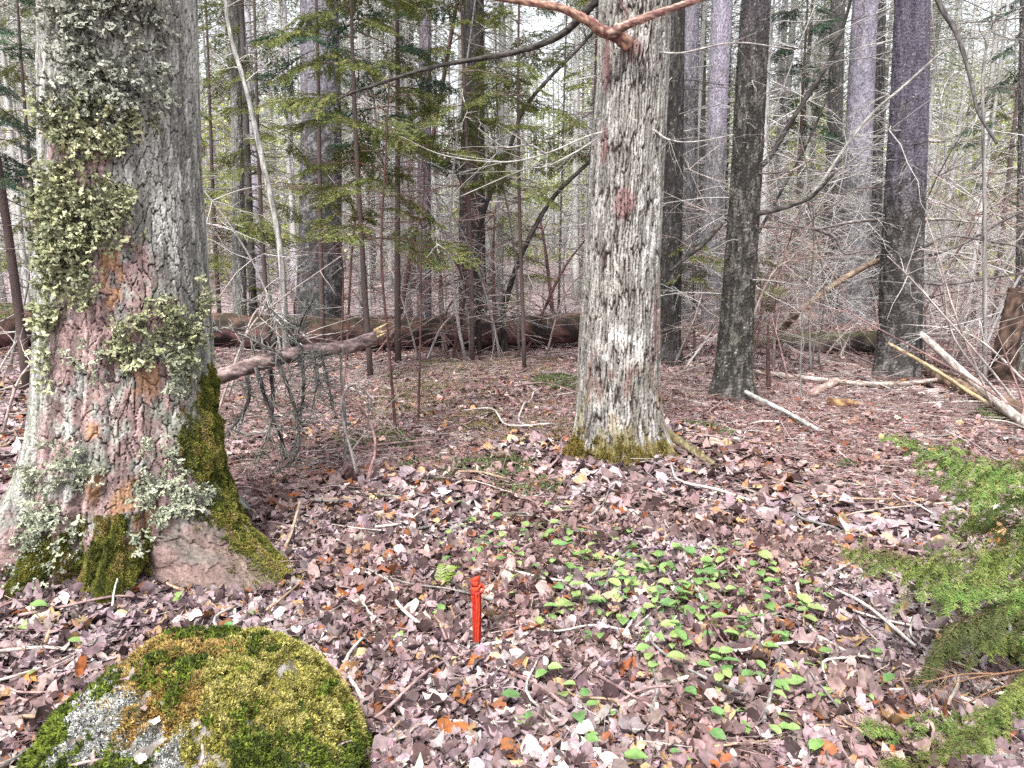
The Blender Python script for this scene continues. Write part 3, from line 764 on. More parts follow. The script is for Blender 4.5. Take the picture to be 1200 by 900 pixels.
def build_deadwood():
    rng = np.random.default_rng(31)
    # the long log behind the maples
    xs = np.linspace(-8.6, 1.3, 9); ys = 11.9 - .03 * (xs + 8) + .05 * np.sin(xs)
    P = np.c_[xs, ys, ground(xs, ys) * .3 + .33 + .05 * np.sin(xs * .7)]
    lg = wood("fallen_log", "long mossy dark red fallen log lying across the view behind both maples", "log", P[::-1], .23, .29, (.035, .024, .024), (.15, .08, .08), 61, 30, 260, .22, .10)
    for px_, L, a in ((520, .35, .4), (432, .5, -.5), (345, .4, .2), (583, .3, .9), (655, .45, -.8), (300, .5, .6)):
        x = (px_ - CX) / F * 11.7; p = np.array([x, 11.75, .5])
        sub_wood("branch_stub", lg, [p, p + [a * .2, -.15, L * .6], p + [a * .45, -.2, L]], .02, .008, REDB, PINKB, int(px_))
    # fallen branch with the broken pale end, left of centre
    P = pxp([(225, 452), (262, 440), (310, 424), (355, 413), (400, 408), (441, 396)], (4.9, 5.3))
    fb = wood("broken_branch", "pinkish broken branch with pale splintered end, propped beside the lichened maple", "branch", P, .053, .050, (.17, .125, .12), (.35, .275, .265), 62, 18, 70, 0, .20, ends=(.56, .42, .25))
    e = P[-1]
    for q in range(6):
        d = rng.normal(0, .03, 3); sub_wood("splinter", fb, [e + d + [-.04, 0, 0], e + d * 1.1 + [.05, 0, .02 + rng.uniform(0, .03)]], .016, .003, (.55, .42, .26), (.62, .5, .34), 600 + q, 5)
    hang = [[(322, 418), (338, 455), (350, 500), (346, 535), (318, 556)], [(352, 412), (356, 450), (352, 490), (347, 520)], [(288, 432), (292, 465), (282, 490), (268, 505)],
            [(300, 430), (312, 470), (330, 515), (333, 540), (300, 553), (285, 550)], [(365, 412), (372, 440), (368, 470)], [(316, 424), (320, 470), (314, 510), (300, 535)],
            [(330, 416), (300, 400), (265, 385), (240, 380)], [(355, 410), (330, 375), (305, 355), (280, 352)], [(345, 412), (352, 380), (368, 350)], [(375, 410), (385, 450), (390, 480)]]
    for q, pts in enumerate(hang):
        P_ = pxp(pts, (5.1 + .1 * (q % 3 - 1), 4.95 + .15 * (q % 4 - 1)))
        o = sub_wood("dead_branch", fb, P_, .016 if q < 6 else .009, .004, (.05, .047, .045), (.2, .195, .185), 640 + q, 8, 26, .3)
        mb = MB()
        for _ in range(60):
            k = rng.integers(0, len(P_) - 1); p = np.array(P_[k]) + (np.array(P_[k + 1]) - P_[k]) * rng.random()
            limb(mb, p - np.array(fb.location), rng.normal(0, 1, 3) + [0, 0, -.2], rng.uniform(.05, .22), .0055, rng, (.26, .26, .235), 1, .2, 3)
        mb.build("lichen_twigs", M_TWIG, o)["kind"] = "stuff"
    # upright dead sticks and reddish dead saplings
    for pts, Y, r, col, lab, ntw in (
        ([(402, 405), (400, 440), (405, 500), (404, 556)], 5.15, .016, GREYB, "grey upright dead stick under the broken pale branch end", 8),
        ([(452, 180), (447, 300), (455, 400), (464, 506)], 6.1, .014, REDB, "thin reddish dead sapling standing before the log, taller of the pair", 26),
        ([(494, 270), (493, 380), (490, 497)], 6.3, .011, REDB, "thin reddish dead sapling standing before the log, shorter of the pair", 22),
        ([(397, 270), (402, 330), (398, 402)], 9.5, .018, REDB, "red twiggy dead sapling left of the firs, before the log", 30),
        ([(420, 230), (412, 300), (405, 398)], 10.2, .02, REDB, "red slanting dead sapling close against the long log", 26),
        ([(530, 300), (545, 340), (528, 400)], 10.0, .025, REDB, "crooked red brown snag leaning over the long log", 14),
        ([(520, 175), (548, 250), (536, 395)], 10.9, .035, REDB, "red brown crooked stem standing just left of the black trunk", 10),
        ([(632, 250), (640, 300), (652, 370)], 12.6, .04, REDB, "short red dead stem standing behind the log near the centre maple", 8),
        ([(581, 240), (578, 300), (580, 374)], 12.8, .035, REDB, "straight red brown stem right of the black trunk", 8),
        ([(690, 275), (655, 325), (616, 384)], 11.5, .03, REDB, "red brown pole leaning right up from the long log", 6),
        ([(935, 250), (912, 330), (908, 410)], 9.0, .02, PINKB, "pinkish dead sapling between the dark spruces", 20),
        ([(945, 200), (942, 330), (938, 440), (940, 478)], 7.6, .009, GREYB, "wispy grey sapling right of the leaning dark spruce", 16),
        ([(903, 368), (915, 410), (930, 468)], 7.9, .017, PINKB, "slanting pink dead stake right of the leaning dark spruce", 4),
        ([(900, 375), (900, 420), (901, 452)], 8.2, .03, REDB, "short dark red stub right of the leaning dark spruce", 4),
        ([(1152, 90), (1154, 250), (1156, 437)], 8.6, .028, GREYB, "slim mottled grey stem right of the flaky spruce", 22),
        ([(1100, 330), (1108, 380), (1098, 415)], 9.9, .02, PINKB, "short pinkish sapling just right of the flaky spruce", 12)):
        P = pxp(pts, Y); P[-1] = P[-1] * 1.0; P[-1][2] = gz(P[-1][0], P[-1][1]) - .03
        if ntw in (26, 22): P = [P[0] + [.05, 0, .6]] + P
        P = P[::-1]
        t = wood("dead_sapling", lab, "sapling", P, r, r * .35, np.array(col) * .8, np.array(col) * 1.3, int(Y * 100 + r * 1000), 7, 30)
        twiggy(t, curve(P, 16), rng, ntw, .42 if Y < 9 else .6, max(.0035, r * .25), np.array(col) * 1.15, 2)
    # bent living stems in the middle
    for pts, Y, r, lab in (
        ([(592, 392), (590, 372), (598, 335), (615, 290), (648, 232), (700, 180), (740, 130)], 11.2, .052, "black stem bowing right from the log towards the centre maple"),
        ([(562, 395), (560, 310), (568, 245), (593, 187), (613, 130), (647, 88), (690, 43), (730, -20)], 10.6, .040, "long dark stem curving up right past the black trunk"),
        ([(520, 410), (512, 300), (470, 230), (448, 190), (436, 100)], 11.0, .03, "crooked reddish stem bending left among the fir boughs"),
        ([(880, 225), (905, 180), (935, 130), (967, 80), (985, 40), (1000, -10)], 12.0, .05, "dark snag leaning right, between leaning dark spruce and lilac spruce"),
        ([(860, 330), (885, 280), (915, 225), (950, 160), (975, 100)], 12.8, .035, "grey pole leaning right, behind the leaning dark spruce"),
        ([(332, 345), (328, 290), (308, 190), (290, 110), (270, 40), (262, -20)], 9.8, .045, "slender pale birch leaning left beside the slim grey trunk")):
        P = pxp(pts, Y)
        if pts[0][1] < 340: P = [P[0] + (P[0] - P[1]) * .0 + [-(P[1][0] - P[0][0]) * 1.2, 0, gz(P[0][0], Y) - P[0][2] - .05]] + P
        else: P[0][2] = gz(P[0][0], Y) - .05
        birch = "birch" in lab
        c1, c2 = ((.24, .235, .225), (.46, .45, .43)) if birch else (((.035, .03, .028), (.10, .09, .085)) if "black" in lab or "dark" in lab else ((.12, .08, .075), (.24, .2, .19)))
        t = wood("birch_sapling" if birch else "bent_stem", lab, "sapling", P, r, r * .45, c1, c2, int(Y * 37), 10, 50)
        twiggy(t, curve(P, 20)[6:], rng, 12, .7, .007, np.array(c2) * 1.1, 2)
    # limbs of standing trees
    o2, L2 = T2.obj, T2.obj.location
    dl = sub_wood("dead_limb", o2, pxp([(737, 53), (722, 42), (704, 36), (690, 25), (655, 9), (612, 2), (570, -4)], (5.09, 4.9)), .046, .014, (.20, .105, .10), (.42, .28, .21), 71, 14, 60, .2, (.5, .36, .16))
    sub_wood("fork", dl, pxp([(712, 40), (735, 29), (770, 16), (815, 1), (850, -9)], (5.03, 4.8)), .036, .015, (.30, .175, .17), (.46, .34, .28), 72, 12, 40) if False else None
    sub_wood("dead_limb", o2, pxp([(714, 41), (735, 29), (770, 16), (815, 1), (850, -9)], (5.03, 4.8)), .034, .013, (.20, .11, .105), (.42, .30, .25), 72, 12, 40, .2)
    sub_wood("twig", o2, pxp([(716, 41), (735, 20), (728, 4), (722, -8)], (5.0, 4.9)), .012, .006, PINKB, PINKB, 73)
    sub_wood("limb", o2, pxp([(728, -30), (690, 10), (655, 42), (600, 62), (510, 78), (430, 103), (395, 116)], (5.4, 6.2)), .034, .007, (.045, .04, .038), (.12, .11, .10), 74, 10, 60)
    for q, (pts, ya, yb) in enumerate((([(708, 154), (680, 163), (640, 180), (590, 190), (520, 182), (470, 160)], 5.1, 4.6), ([(706, 158), (675, 178), (640, 195), (610, 200), (540, 230)], 5.1, 4.7),
                                       ([(764, 151), (785, 164), (815, 166), (860, 158)], 5.1, 4.8), ([(640, 181), (620, 170), (590, 172), (560, 150)], 4.85, 4.6), ([(760, 60), (800, 62), (860, 50), (930, 58)], 5.2, 4.9))):
        P_ = pxp(pts, (ya, yb)); sub_wood("twig", o2, P_, .008, .003, (.30, .28, .27), (.45, .43, .41), 750 + q, 6, 30)
        mb = MB()
        for _ in range(7):
            k = rng.integers(1, len(P_) - 1); d = np.array(P_[k]) - P_[k - 1]; limb(mb, np.array(P_[k]) - np.array(L2), d / np.linalg.norm(d) + rng.normal(0, .5, 3), rng.uniform(.15, .5), .003, rng, (.36, .34, .33), 1, .1, 3)
        mb.build("fine_twigs", M_TWIG, o2)["kind"] = "stuff"
    s1, s2 = TK[2].obj, TK[3].obj
    sub_wood("limb", s1, pxp([(872, 252), (905, 247), (945, 234), (962, 220), (980, 200)], (7.7, 7.3)), .03, .014, (.05, .045, .04), (.14, .13, .12), 76)
    sub_wood("limb", s1, pxp([(845, 262), (825, 285), (800, 305), (785, 318)], (7.7, 7.5)), .03, .012, (.04, .035, .03), (.12, .11, .10), 77)
    sub_wood("limb", s2, pxp([(1068, -190), (1085, -70), (1097, -5), (1122, 42), (1138, 95), (1146, 130), (1168, 168)], (9.2, 6.0)), .035, .010, (.06, .055, .05), (.13, .12, .12), 78, 8, 50)
    for q, (pts, ya, yb) in enumerate((([(1080, 331), (1110, 333), (1160, 326), (1212, 317)], 9.1, 8.6), ([(1078, 292), (1112, 277), (1150, 281), (1212, 292)], 9.1, 8.4), ([(1036, 257), (1000, 260), (955, 268), (912, 260)], 9.0, 8.0),
                                       ([(955, 268), (978, 278), (990, 297), (1012, 294)], 8.4, 8.2), ([(1080, 258), (1110, 257), (1150, 262)], 9.1, 8.8), ([(1088, 300), (1130, 285), (1170, 262), (1205, 245)], 9.1, 8.6))):
        sub_wood("limb", s2, pxp(pts, (ya, yb)), .022, .009, (.13, .115, .11), (.36, .33, .31) if q in (2, 4) else (.2, .185, .18), 780 + q)
    # logs and poles on the right
    W = wood
    lg2 = W("fallen_log", "dark short mossy log lying between the leaning and the flaky spruces", "log", pxp([(862, 414), (930, 405), (985, 402), (1040, 400)], (11.4, 10.9)), .19, .16, (.05, .04, .036), (.17, .14, .13), 81, 22, 90, .5, .12)
    W("leaning_pole", "ochre dead pole slanting up right to the flaky spruce", "pole", [gpt(905, 400)] + pxp([(930, 372), (965, 343), (1000, 320), (1040, 300)], (9.8, 9.6)), .050, .035, (.24, .18, .14), (.36, .28, .22), 82)
    W("leaning_pole", "thin grey pole slanting high up right across the lilac spruce", "pole", pxp([(925, 262), (960, 217), (1013, 143), (1060, 100), (1110, 55)], (8.8, 8.6)), .022, .012, GREYB, (.38, .36, .34), 83)
    W("fallen_pole", "brown split log end lying right of the flaky spruce", "log", gpath([(1076, 436), (1110, 452), (1150, 472), (1215, 496)], .07), .085, .075, (.18, .125, .09), (.34, .26, .2), 84, 14, 50, 0, .15, None, (.45, .33, .2))
    W("fallen_pole", "thick bleached pole resting on the brown split log", "pole", [gpt(1215, 512) + [0, 0, .05], gpt(1188, 500) + [0, 0, .10], at(1140, 447, 7.9), at(1091, 402, 8.8), at(1075, 388, 9.1)], .045, .04, PALEB, (.42, .36, .33), 85, 12, 50)
    W("fallen_pole", "slim ochre pole crossing under the bleached pole on the right", "pole", [gpt(1195, 500) + [0, 0, .05], at(1140, 462, 7.6), at(1090, 430, 7.8), at(1041, 402, 8.2)], .026, .016, (.38, .30, .18), (.5, .42, .3), 86)
    W("fallen_pole", "pale pole curving along the front of the dark short log", "pole", pxp([(918, 404), (945, 418), (985, 427), (1028, 428)], (10.3, 9.9)), .035, .028, PALEB, PINKB, 87)
    W("fallen_pole", "long thin pole on the ground before the flaky spruce foot", "pole", gpath([(850, 436), (905, 443), (990, 453), (1050, 455), (1105, 449)], .05), .032, .025, (.3, .24, .21), PALEB, 88)
    W("grey_stick", "thick pale grey stick lying at the leaning dark spruce foot", "stick", gpath([(845, 455, .07), (880, 476, .08), (915, 490, .05), (958, 508)], .03), .028, .020, (.30, .30, .29), (.5, .5, .48), 89)
    W("mossy_branch", "short mossy branch on the ground right of the centre maple foot", "branch", gpath([(768, 512, .05), (800, 530, .03), (840, 552)], .03), .045, .022, (.2, .15, .1), (.32, .27, .2), 90, 12, 40, .5, .18)
    W("rotten_piece", "orange brown rotten wood chunk before the flaky spruce", "wood", gpath([(972, 478), (990, 477), (1005, 478)], .035), .065, .03, (.17, .08, .05), (.34, .25, .13), 91, 10, 14, 0, .3)
    W("fallen_pole", "stubby pinkish log piece left of the orange rotten chunk", "log", gpath([(952, 466), (980, 450)], .04), .05, .045, (.36, .26, .24), (.48, .38, .34), 92, 10, 12)
    # rotten stump at the right edge
    p = gpt(1184, 452); P = [p + [0, .15, -.1], p + [.0, .15, .35], p + [.04, .15, .8], p + [.06, .15, 1.12]]
    n = 40; Q = curve(P, n); o = Q[0].copy(); rr = np.interp(np.linspace(0, 1, n), [0, .12, .3, 1], [.26, .17, .135, .10])
    tag(logmesh(Q - o, rr, 22, 93, (.055, .036, .03), (.16, .11, .09), 0, .16, (.1, .06, .05)).build("rotten_stump", M_BARK, None, True, o), "tall dark red brown rotten stump at the far right edge", "stump")
    # dead brush: tangles of pale branches, each one a thing
    br = [((1195, 505), (1150, 420), (1075, 335), (1040, 300), 7.2, 6.9), ((1190, 510), (1120, 400), (1105, 330), (1090, 290), 7.0, 7.2), ((1200, 515), (1130, 440), (1020, 380), (985, 360), 6.9, 7.4),
          ((1165, 500), (1120, 370), (1100, 300), (1085, 255), 7.1, 7.5), ((1210, 440), (1150, 400), (1110, 385), (1060, 380), 8.4, 8.8), ((1210, 380), (1150, 383), (1100, 378), (1050, 390), 9.6, 9.8),
          ((1210, 410), (1160, 415), (1110, 410), (1085, 405), 9.0, 9.4), ((960, 420), (985, 395), (1010, 375), (1032, 352), 9.9, 9.8), ((985, 410), (1000, 385), (1030, 350), (1050, 320), 10.4, 10.2),
          ((880, 410), (930, 350), (960, 320), (1000, 270), 10.8, 10.4), ((870, 380), (905, 340), (940, 300), (980, 260), 9.3, 9.0), ((1120, 395), (1140, 360), (1170, 345), (1200, 350), 10.0, 9.6),
          ((800, 440), (830, 395), (850, 360), (855, 320), 9.8, 9.6), ((790, 420), (815, 370), (830, 320), (850, 290), 10.3, 10.1), ((1085, 400), (1130, 398), (1170, 400), (1210, 396), 10.6, 10.3),
          ((250, 470), (290, 390), (330, 350), (400, 300), 6.4, 6.8), ((260, 360), (300, 365), (340, 380), (365, 402), 7.4, 7.0), ((420, 560), (400, 480), (415, 450), (440, 470), 4.7, 4.6),
          ((430, 580), (440, 520), (425, 480), (400, 460), 4.6, 4.9), ((0, 500), (20, 450), (40, 420), (60, 380), 5.8, 6.0), ((-20, 430), (20, 400), (50, 390), (90, 360), 7.5, 8), ((520, 420), (560, 395), (600, 380), (650, 372), 11.0, 10.9),
          ((440, 420), (500, 340), (560, 310), (640, 300), 11.1, 10.8), ((640, 400), (660, 350), (690, 310), (720, 270), 11.0, 10.6), ((500, 425), (520, 380), (560, 350), (600, 345), 10.2, 10.0), ((1210, 540), (1180, 560), (1120, 600), (1090, 620), 5.2, 5.0),
          ((1195, 520), (1198, 470), (1180, 420), (1165, 380), 6.6, 6.8), ((855, 350), (900, 330), (930, 300), (950, 262), 8.4, 8.1)]
    names = ["longest arching", "steep", "low spreading", "upright forked", "knotted", "level grey", "low grey", "short slanting", "stout slanting", "long slanting", "loose", "curving", "brownish", "shadowed", "thin level",
             "fan shaped", "drooping", "small upright", "small crooked", "bare", "twisted", "thin", "long arching", "leaning", "wispy", "pale", "steep pale", "tangled"]
    for k, (a, b, c, d, y0, y1) in enumerate(br):
        P = pxp([a, b, c, d], (y0, y1)); P[0][2] = gz(P[0][0], P[0][1]) + .01
        col = [(.46, .42, .40), (.34, .31, .30), (.30, .2, .19), (.40, .33, .31)][k % 4]
        where = "in the brush pile right of the flaky spruce" if a[0] > 1075 else "between the two dark spruces" if a[0] > 865 else "behind the centre maple's right side" if a[0] > 700 else "before the long log" if a[0] > 400 and y0 > 6 else "under the broken pinkish branch" if a[0] > 200 else "left of the lichened maple"
        t = wood("dead_branch", f"{names[k]} dead branch {where}", "branch", P, .013 if y0 < 8 else .018, .004, np.array(col) * .8, np.array(col) * 1.2, 900 + k, 6, 24)
        twiggy(t, curve(P, 14), rng, 9, .5, .005, np.array(col), 1)
    # ground sticks that show one by one
    S = lambda lab, pts, r0, r1, c1, c2, lift=.02, name="stick": wood(name, lab, "stick", gpath(pts, lift), r0, r1, c1, c2, int(abs(pts[0][0]) * 7 + pts[0][1]), 8, max(14, len(pts) * 9), 0, .12)
    S("tan crooked stick left of the red flagged stake", [(345, 712), (380, 713), (430, 735), (490, 737), (533, 741)], .010, .006, TANB, PINKB)
    S("long smooth pale stick bowing along the bottom edge", [(438, 905), (460, 882), (500, 858), (560, 858), (640, 861), (690, 873), (735, 899)], .008, .006, PALEB, PINKB, .035)
    S("pale stick hooking around the green seedlings", [(668, 866), (730, 840), (770, 818), (830, 795), (880, 787), (893, 760), (890, 720), (875, 690), (852, 665)], .0095, .005, PALEB, (.45, .36, .34), .035)
    S("short whitish stick at the foot of the red flagged stake", [(548, 767), (600, 758), (625, 745), (642, 729)], .008, .006, PALEB, PALEB, .03)
    S("thick tan root like stick between the two maples", [(340, 592), (400, 590), (440, 584), (480, 592), (505, 602)], .017, .011, TANB, (.42, .33, .25), .025)
    S("tan stick leaning on the mossy root of the lichened maple", [(232, 722), (283, 702), (320, 672), (340, 640, .03), (353, 612, .10)], .012, .008, TANB, (.44, .36, .3), .02)
    S("thin tan stick forking off below the mossy root", [(300, 712), (330, 668), (366, 652)], .008, .005, TANB, PALEB, .03)
    S("long pinkish stick running down through the right seedlings", [(917, 660), (923, 707), (957, 753), (987, 797), (1053, 840)], .009, .006, (.4, .32, .3), PALEB, .03)
    S("forked pale stick reaching under the fir sapling", [(958, 755), (1000, 777), (1053, 787), (1100, 808)], .007, .004, (.42, .34, .31), PALEB, .035)
    S("thick purplish brown stick half buried right of the seedlings", [(930, 660), (985, 705), (1028, 758)], .016, .012, (.24, .165, .16), PINKB, .015)
    S("short dark knobbly stick near the bottom right fir boughs", [(940, 866), (968, 860), (1000, 852)], .013, .012, (.2, .12, .1), (.3, .2, .17), .02)
    S("thin straight pale stick in front of the right fir boughs", [(905, 640), (945, 634), (1000, 611), (1080, 601), (1118, 598)], .006, .004, PALEB, TANB, .05)
    S("slanting pinkish stick pointing away at the bottom centre", [(692, 858), (710, 807), (732, 782)], .010, .008, PINKB, (.42, .33, .31), .02)
    S("thin white twig standing between mossy rock and old maple", [(130, 744), (135, 715, .05), (141, 712, .11)], .005, .003, (.6, .62, .56), (.6, .62, .56), .02)
    S("bleached bark strip behind the red flagged stake", [(498, 640), (520, 655), (536, 672)], .016, .012, (.5, .44, .42), PALEB, .012)
    S("pale worn stick left behind the red flagged stake", [(536, 668), (525, 700), (512, 722)], .016, .010, (.42, .36, .34), PALEB, .012)
    S("white chip like stick below the tan crooked stick", [(450, 797), (462, 812), (478, 825)], .009, .007, (.62, .56, .52), PALEB, .02)
    S("thin dark twig crossing before the red flagged stake", [(525, 688, .02), (550, 714, .06), (570, 735, .08), (600, 765)], .0045, .003, (.10, .085, .08), (.2, .16, .15), .02)
    t = wood("leaning_stick", "grey stick leaning left of the lichened maple", "stick", [gpt(8, 602)] + pxp([(14, 575), (27, 535), (45, 482)], (4.3, 4.25)), .02, .014, GREYB, (.36, .31, .3), 95)
    # many more sticks lying about
    for k in range(190):
        for _ in range(50):
            a, b = rng.uniform(-40, 1240), 430 + 460 * rng.random() ** 1.5
            p = gpt(a, b)
            if all(math.hypot(p[0] - u, p[1] - v) > w + .1 for u, v, w in KEEP_OFF): break
        A = rng.random() * 3.14; d = p[1]
        L = rng.uniform(.2, .55) * (1 + .12 * d); nrm = rng.normal(0, .12, 2)
        q = [p[:2] + np.array([math.cos(A), math.sin(A)]) * L * s + np.array([-math.sin(A), math.cos(A)]) * L * w for s, w in ((-.5, 0), (-.15, nrm[0]), (.2, nrm[1]), (.5, nrm[1] * .4))]
        P = [np.array([u[0], u[1], gz(*u) + .03 + abs(rng.normal(0, .015))]) for u in q]
        ck = int(rng.integers(4)); col = (PALEB, PINKB, TANB, GREYB)[ck]
        where = ("round the lichened maple" if a < 330 else "round the red flagged stake" if b > 620 and a < 640 else "among the green seedlings" if b > 600 and a < 900 else "beside the fir sapling" if b > 560 and a > 640
                 else "round the centre maple foot" if a < 850 else "round the two dark spruces")
        lab = f"short {('pale', 'pinkish', 'tan', 'grey')[ck]} stick lying {where}"
        r = rng.uniform(.003, .007) * (1 + .1 * d)
        t = wood("stick", lab, "stick", P, r, r * .6, np.array(col) * .85, np.array(col) * 1.15, 2000 + k, 6, 14, 0, .12, lab.replace("stick", "sticks"))
def build_understory():
    """Leafless spindly saplings that fill the gaps with fine crossing twigs."""
    rng = np.random.default_rng(404)
    protos = []
    for v, (bc, H) in enumerate((((.52, .50, .485), 3.2), ((.40, .375, .36), 2.6), ((.32, .23, .215), 2.2), ((.58, .56, .55), 4.0), ((.46, .41, .39), 3.0), ((.26, .24, .23), 3.6))):
        for w in range(2):
            ts = np.linspace(0, 1, 12); b = rng.normal(0, .25, 2); ph = rng.random() * 6
            P = np.c_[b[0] * H * ts ** 2 + .05 * np.sin(ts * 7 + ph), b[1] * H * ts ** 2 + .05 * np.sin(ts * 6), ts * H - .05]
            st = MB(); tube(st, P, .017 * (1 - .8 * ts), 6, np.array(bc) * .75)
            br = MB()
            for _ in range(30):
                k = rng.integers(2, 11); a = rng.random() * 6.283
                limb(br, P[k], [math.cos(a), math.sin(a), rng.uniform(-.5, .9)], rng.uniform(.4, 1.5) * (1.2 - ts[k] * .5), .0062, rng, bc, 2, .2, 3)
            protos.append((v, st.mesh("stem", M_TWIG), br.mesh("dead_twigs", M_TWIG)))
    looks = ["pale tall", "brown grey", "reddish low", "whitish tall", "tan grey", "dark"]
    n = 0
    while n < 105:
        px_ = rng.uniform(840, 1240) if rng.random() < .5 else rng.uniform(230, 700) if rng.random() < .75 else rng.uniform(-40, 1240)
        Y = rng.uniform(8.8, 22); x = (px_ - CX) / F * Y
        if any(abs(x - t.x0) < .3 and abs(Y - t.Y) < .5 for t in TK) or abs(Y - 11.8) < .45 and x < 1.4: continue
        v, st, br = protos[int(rng.integers(len(protos)))]
        where = "left of the lichened maple" if px_ < 60 else "between the two maples" if px_ < 720 else "between centre maple and leaning dark spruce" if px_ < 865 else "between leaning dark and flaky spruces" if px_ < 1060 else "right of the flaky spruce"
        ds = "near the logs" if Y < 14 else "behind the first trunks"
        lab = f"{looks[v]} leafless sapling {ds}, {where}"
        t = thing("leafless_sapling", lab, "sapling", (x, Y, gz(x, Y)), 0, lab.replace("sapling", "saplings", 1))
        s = rng.uniform(.8, 1.35); t.scale = (s, s, s); t.rotation_euler = (rng.normal(0, .12), rng.normal(0, .12), rng.random() * 6.283)
        link("stem", st, t); link("dead_twigs", br, t)["kind"] = "stuff"
        n += 1
build_deadwood()
build_understory()
# ------------------------------------------------------------------ firs: boughs of wood with needles as a sub-part
def needles_on(mb, A, B, ln, wd, step, rng, col, cv=.18, flat=.35):
    """Needles along straight segments A->B (arrays n,3)."""
    L = np.linalg.norm(B - A, axis=1); cnt = np.maximum(1, (L / step).astype(int))
    i = np.repeat(np.arange(len(A)), cnt); m = len(i)
    t = rng.random(m)
    D = (B - A) / (L[:, None] + 1e-9); d = D[i]
    p = A[i] + d * (L[i] * t)[:, None]
    s = np.cross(d, [0, 0, 1.0]); s /= np.linalg.norm(s, axis=1)[:, None] + 1e-9
    u = np.cross(s, d)
    sg = rng.choice([-1.0, 1.0], m)[:, None]
    nd = d * rng.uniform(.35, .9, (m, 1)) + s * sg * rng.uniform(.5, 1, (m, 1)) + u * rng.normal(.12, flat, (m, 1))
    nd /= np.linalg.norm(nd, axis=1)[:, None]
    w = np.cross(nd, u + rng.normal(0, .3, (m, 3))); w /= np.linalg.norm(w, axis=1)[:, None] + 1e-9
    l = ln * rng.uniform(.65, 1.15, (m, 1))
    V = np.stack([p - w * wd / 2, p + w * wd / 2, p + nd * l * .75 + w * wd * .45, p + nd * l, p + nd * l * .75 - w * wd * .45], 1)
    b = np.arange(m)[:, None] * 5
    c = np.asarray(col)[rng.integers(0, len(col), len(A))][i] * (1 + rng.normal(0, cv, (m, 1)))
    mb.add(V.reshape(-1, 3), np.r_[b + [0, 1, 2, 4]], b + [4, 2, 3], np.repeat(np.clip(c, .008, .4), 5, 0))
def bough(P, tw, gap, ln, wd, step, rng, col, wcol=(.17, .125, .10), r=.006, start=.12, sag=.12, sub=True, blunt=.25, ang=1.0, lift=.12):
    """A flat spray along the path P: side twigs of length up to tw, each with smaller twigs and needles."""
    P = np.asarray(P, float); n = len(P)
    wood_, nd = MB(), MB()
    tube(wood_, P, np.linspace(r, r * .25, n), 5, wcol, cap=False)
    seg = np.linalg.norm(np.diff(P, axis=0), axis=1); S = np.r_[0, np.cumsum(seg)]; Lt = S[-1]
    A, B = [], []
    for k, s in enumerate(np.arange(start * Lt, Lt, gap)):
        j = min(np.searchsorted(S, s) - 1, n - 2); j = max(j, 0)
        q = P[j] + (P[j + 1] - P[j]) * ((s - S[j]) / (seg[j] + 1e-9))
        d = (P[j + 1] - P[j]) / (seg[j] + 1e-9)
        side = np.cross(d, [0, 0, 1.0]); side /= np.linalg.norm(side) + 1e-9
        f = s / Lt
        l = tw * min(1.0, (1 - f) * 1.6 + blunt * .5) * min(1, .55 + f * 1.5) * rng.uniform(.65, 1.2)
        sg = 1 if k % 2 else -1
        e = q + (d * rng.uniform(.6, .95) + side * sg * ang * rng.uniform(.6, .95) + np.array([0, 0, rng.normal(-.05, lift)])) * l
        m_ = (q + e) / 2 + np.array([0, 0, .02 * l]); e[2] -= sag * l
        tube(wood_, [q, m_, e], [r * .35, r * .28, r * .12], 3, wcol, cap=False)
        A += [q, m_]; B += [m_, e]
        if sub:
            dd = e - q; sd = np.cross(dd, [0, 0, 1.0]); sd /= np.linalg.norm(sd) + 1e-9
            for g in np.arange(.2, .95, max(.12, gap / (l + 1e-6) * .8)):
                for s2 in (-1, 1):
                    if rng.random() < .25: continue
                    a0 = q + dd * g; a1 = a0 + (dd * .8 + sd * s2 * l * .7) * rng.uniform(.2, .42) * (1.1 - g); a1[2] -= sag * .3 * l
                    A.append(a0); B.append(a1)
    for j in range(n - 1):
        if S[j] > start * Lt: A.append(P[j]); B.append(P[j + 1])
    needles_on(nd, np.array(A), np.array(B), ln, wd, step, rng, col)
    return wood_, nd
OLIVE = [(.19, .23, .075), (.25, .28, .09), (.13, .17, .06), (.29, .30, .12)]
TEAL = [(.08, .16, .10), (.11, .20, .115), (.065, .125, .085)]
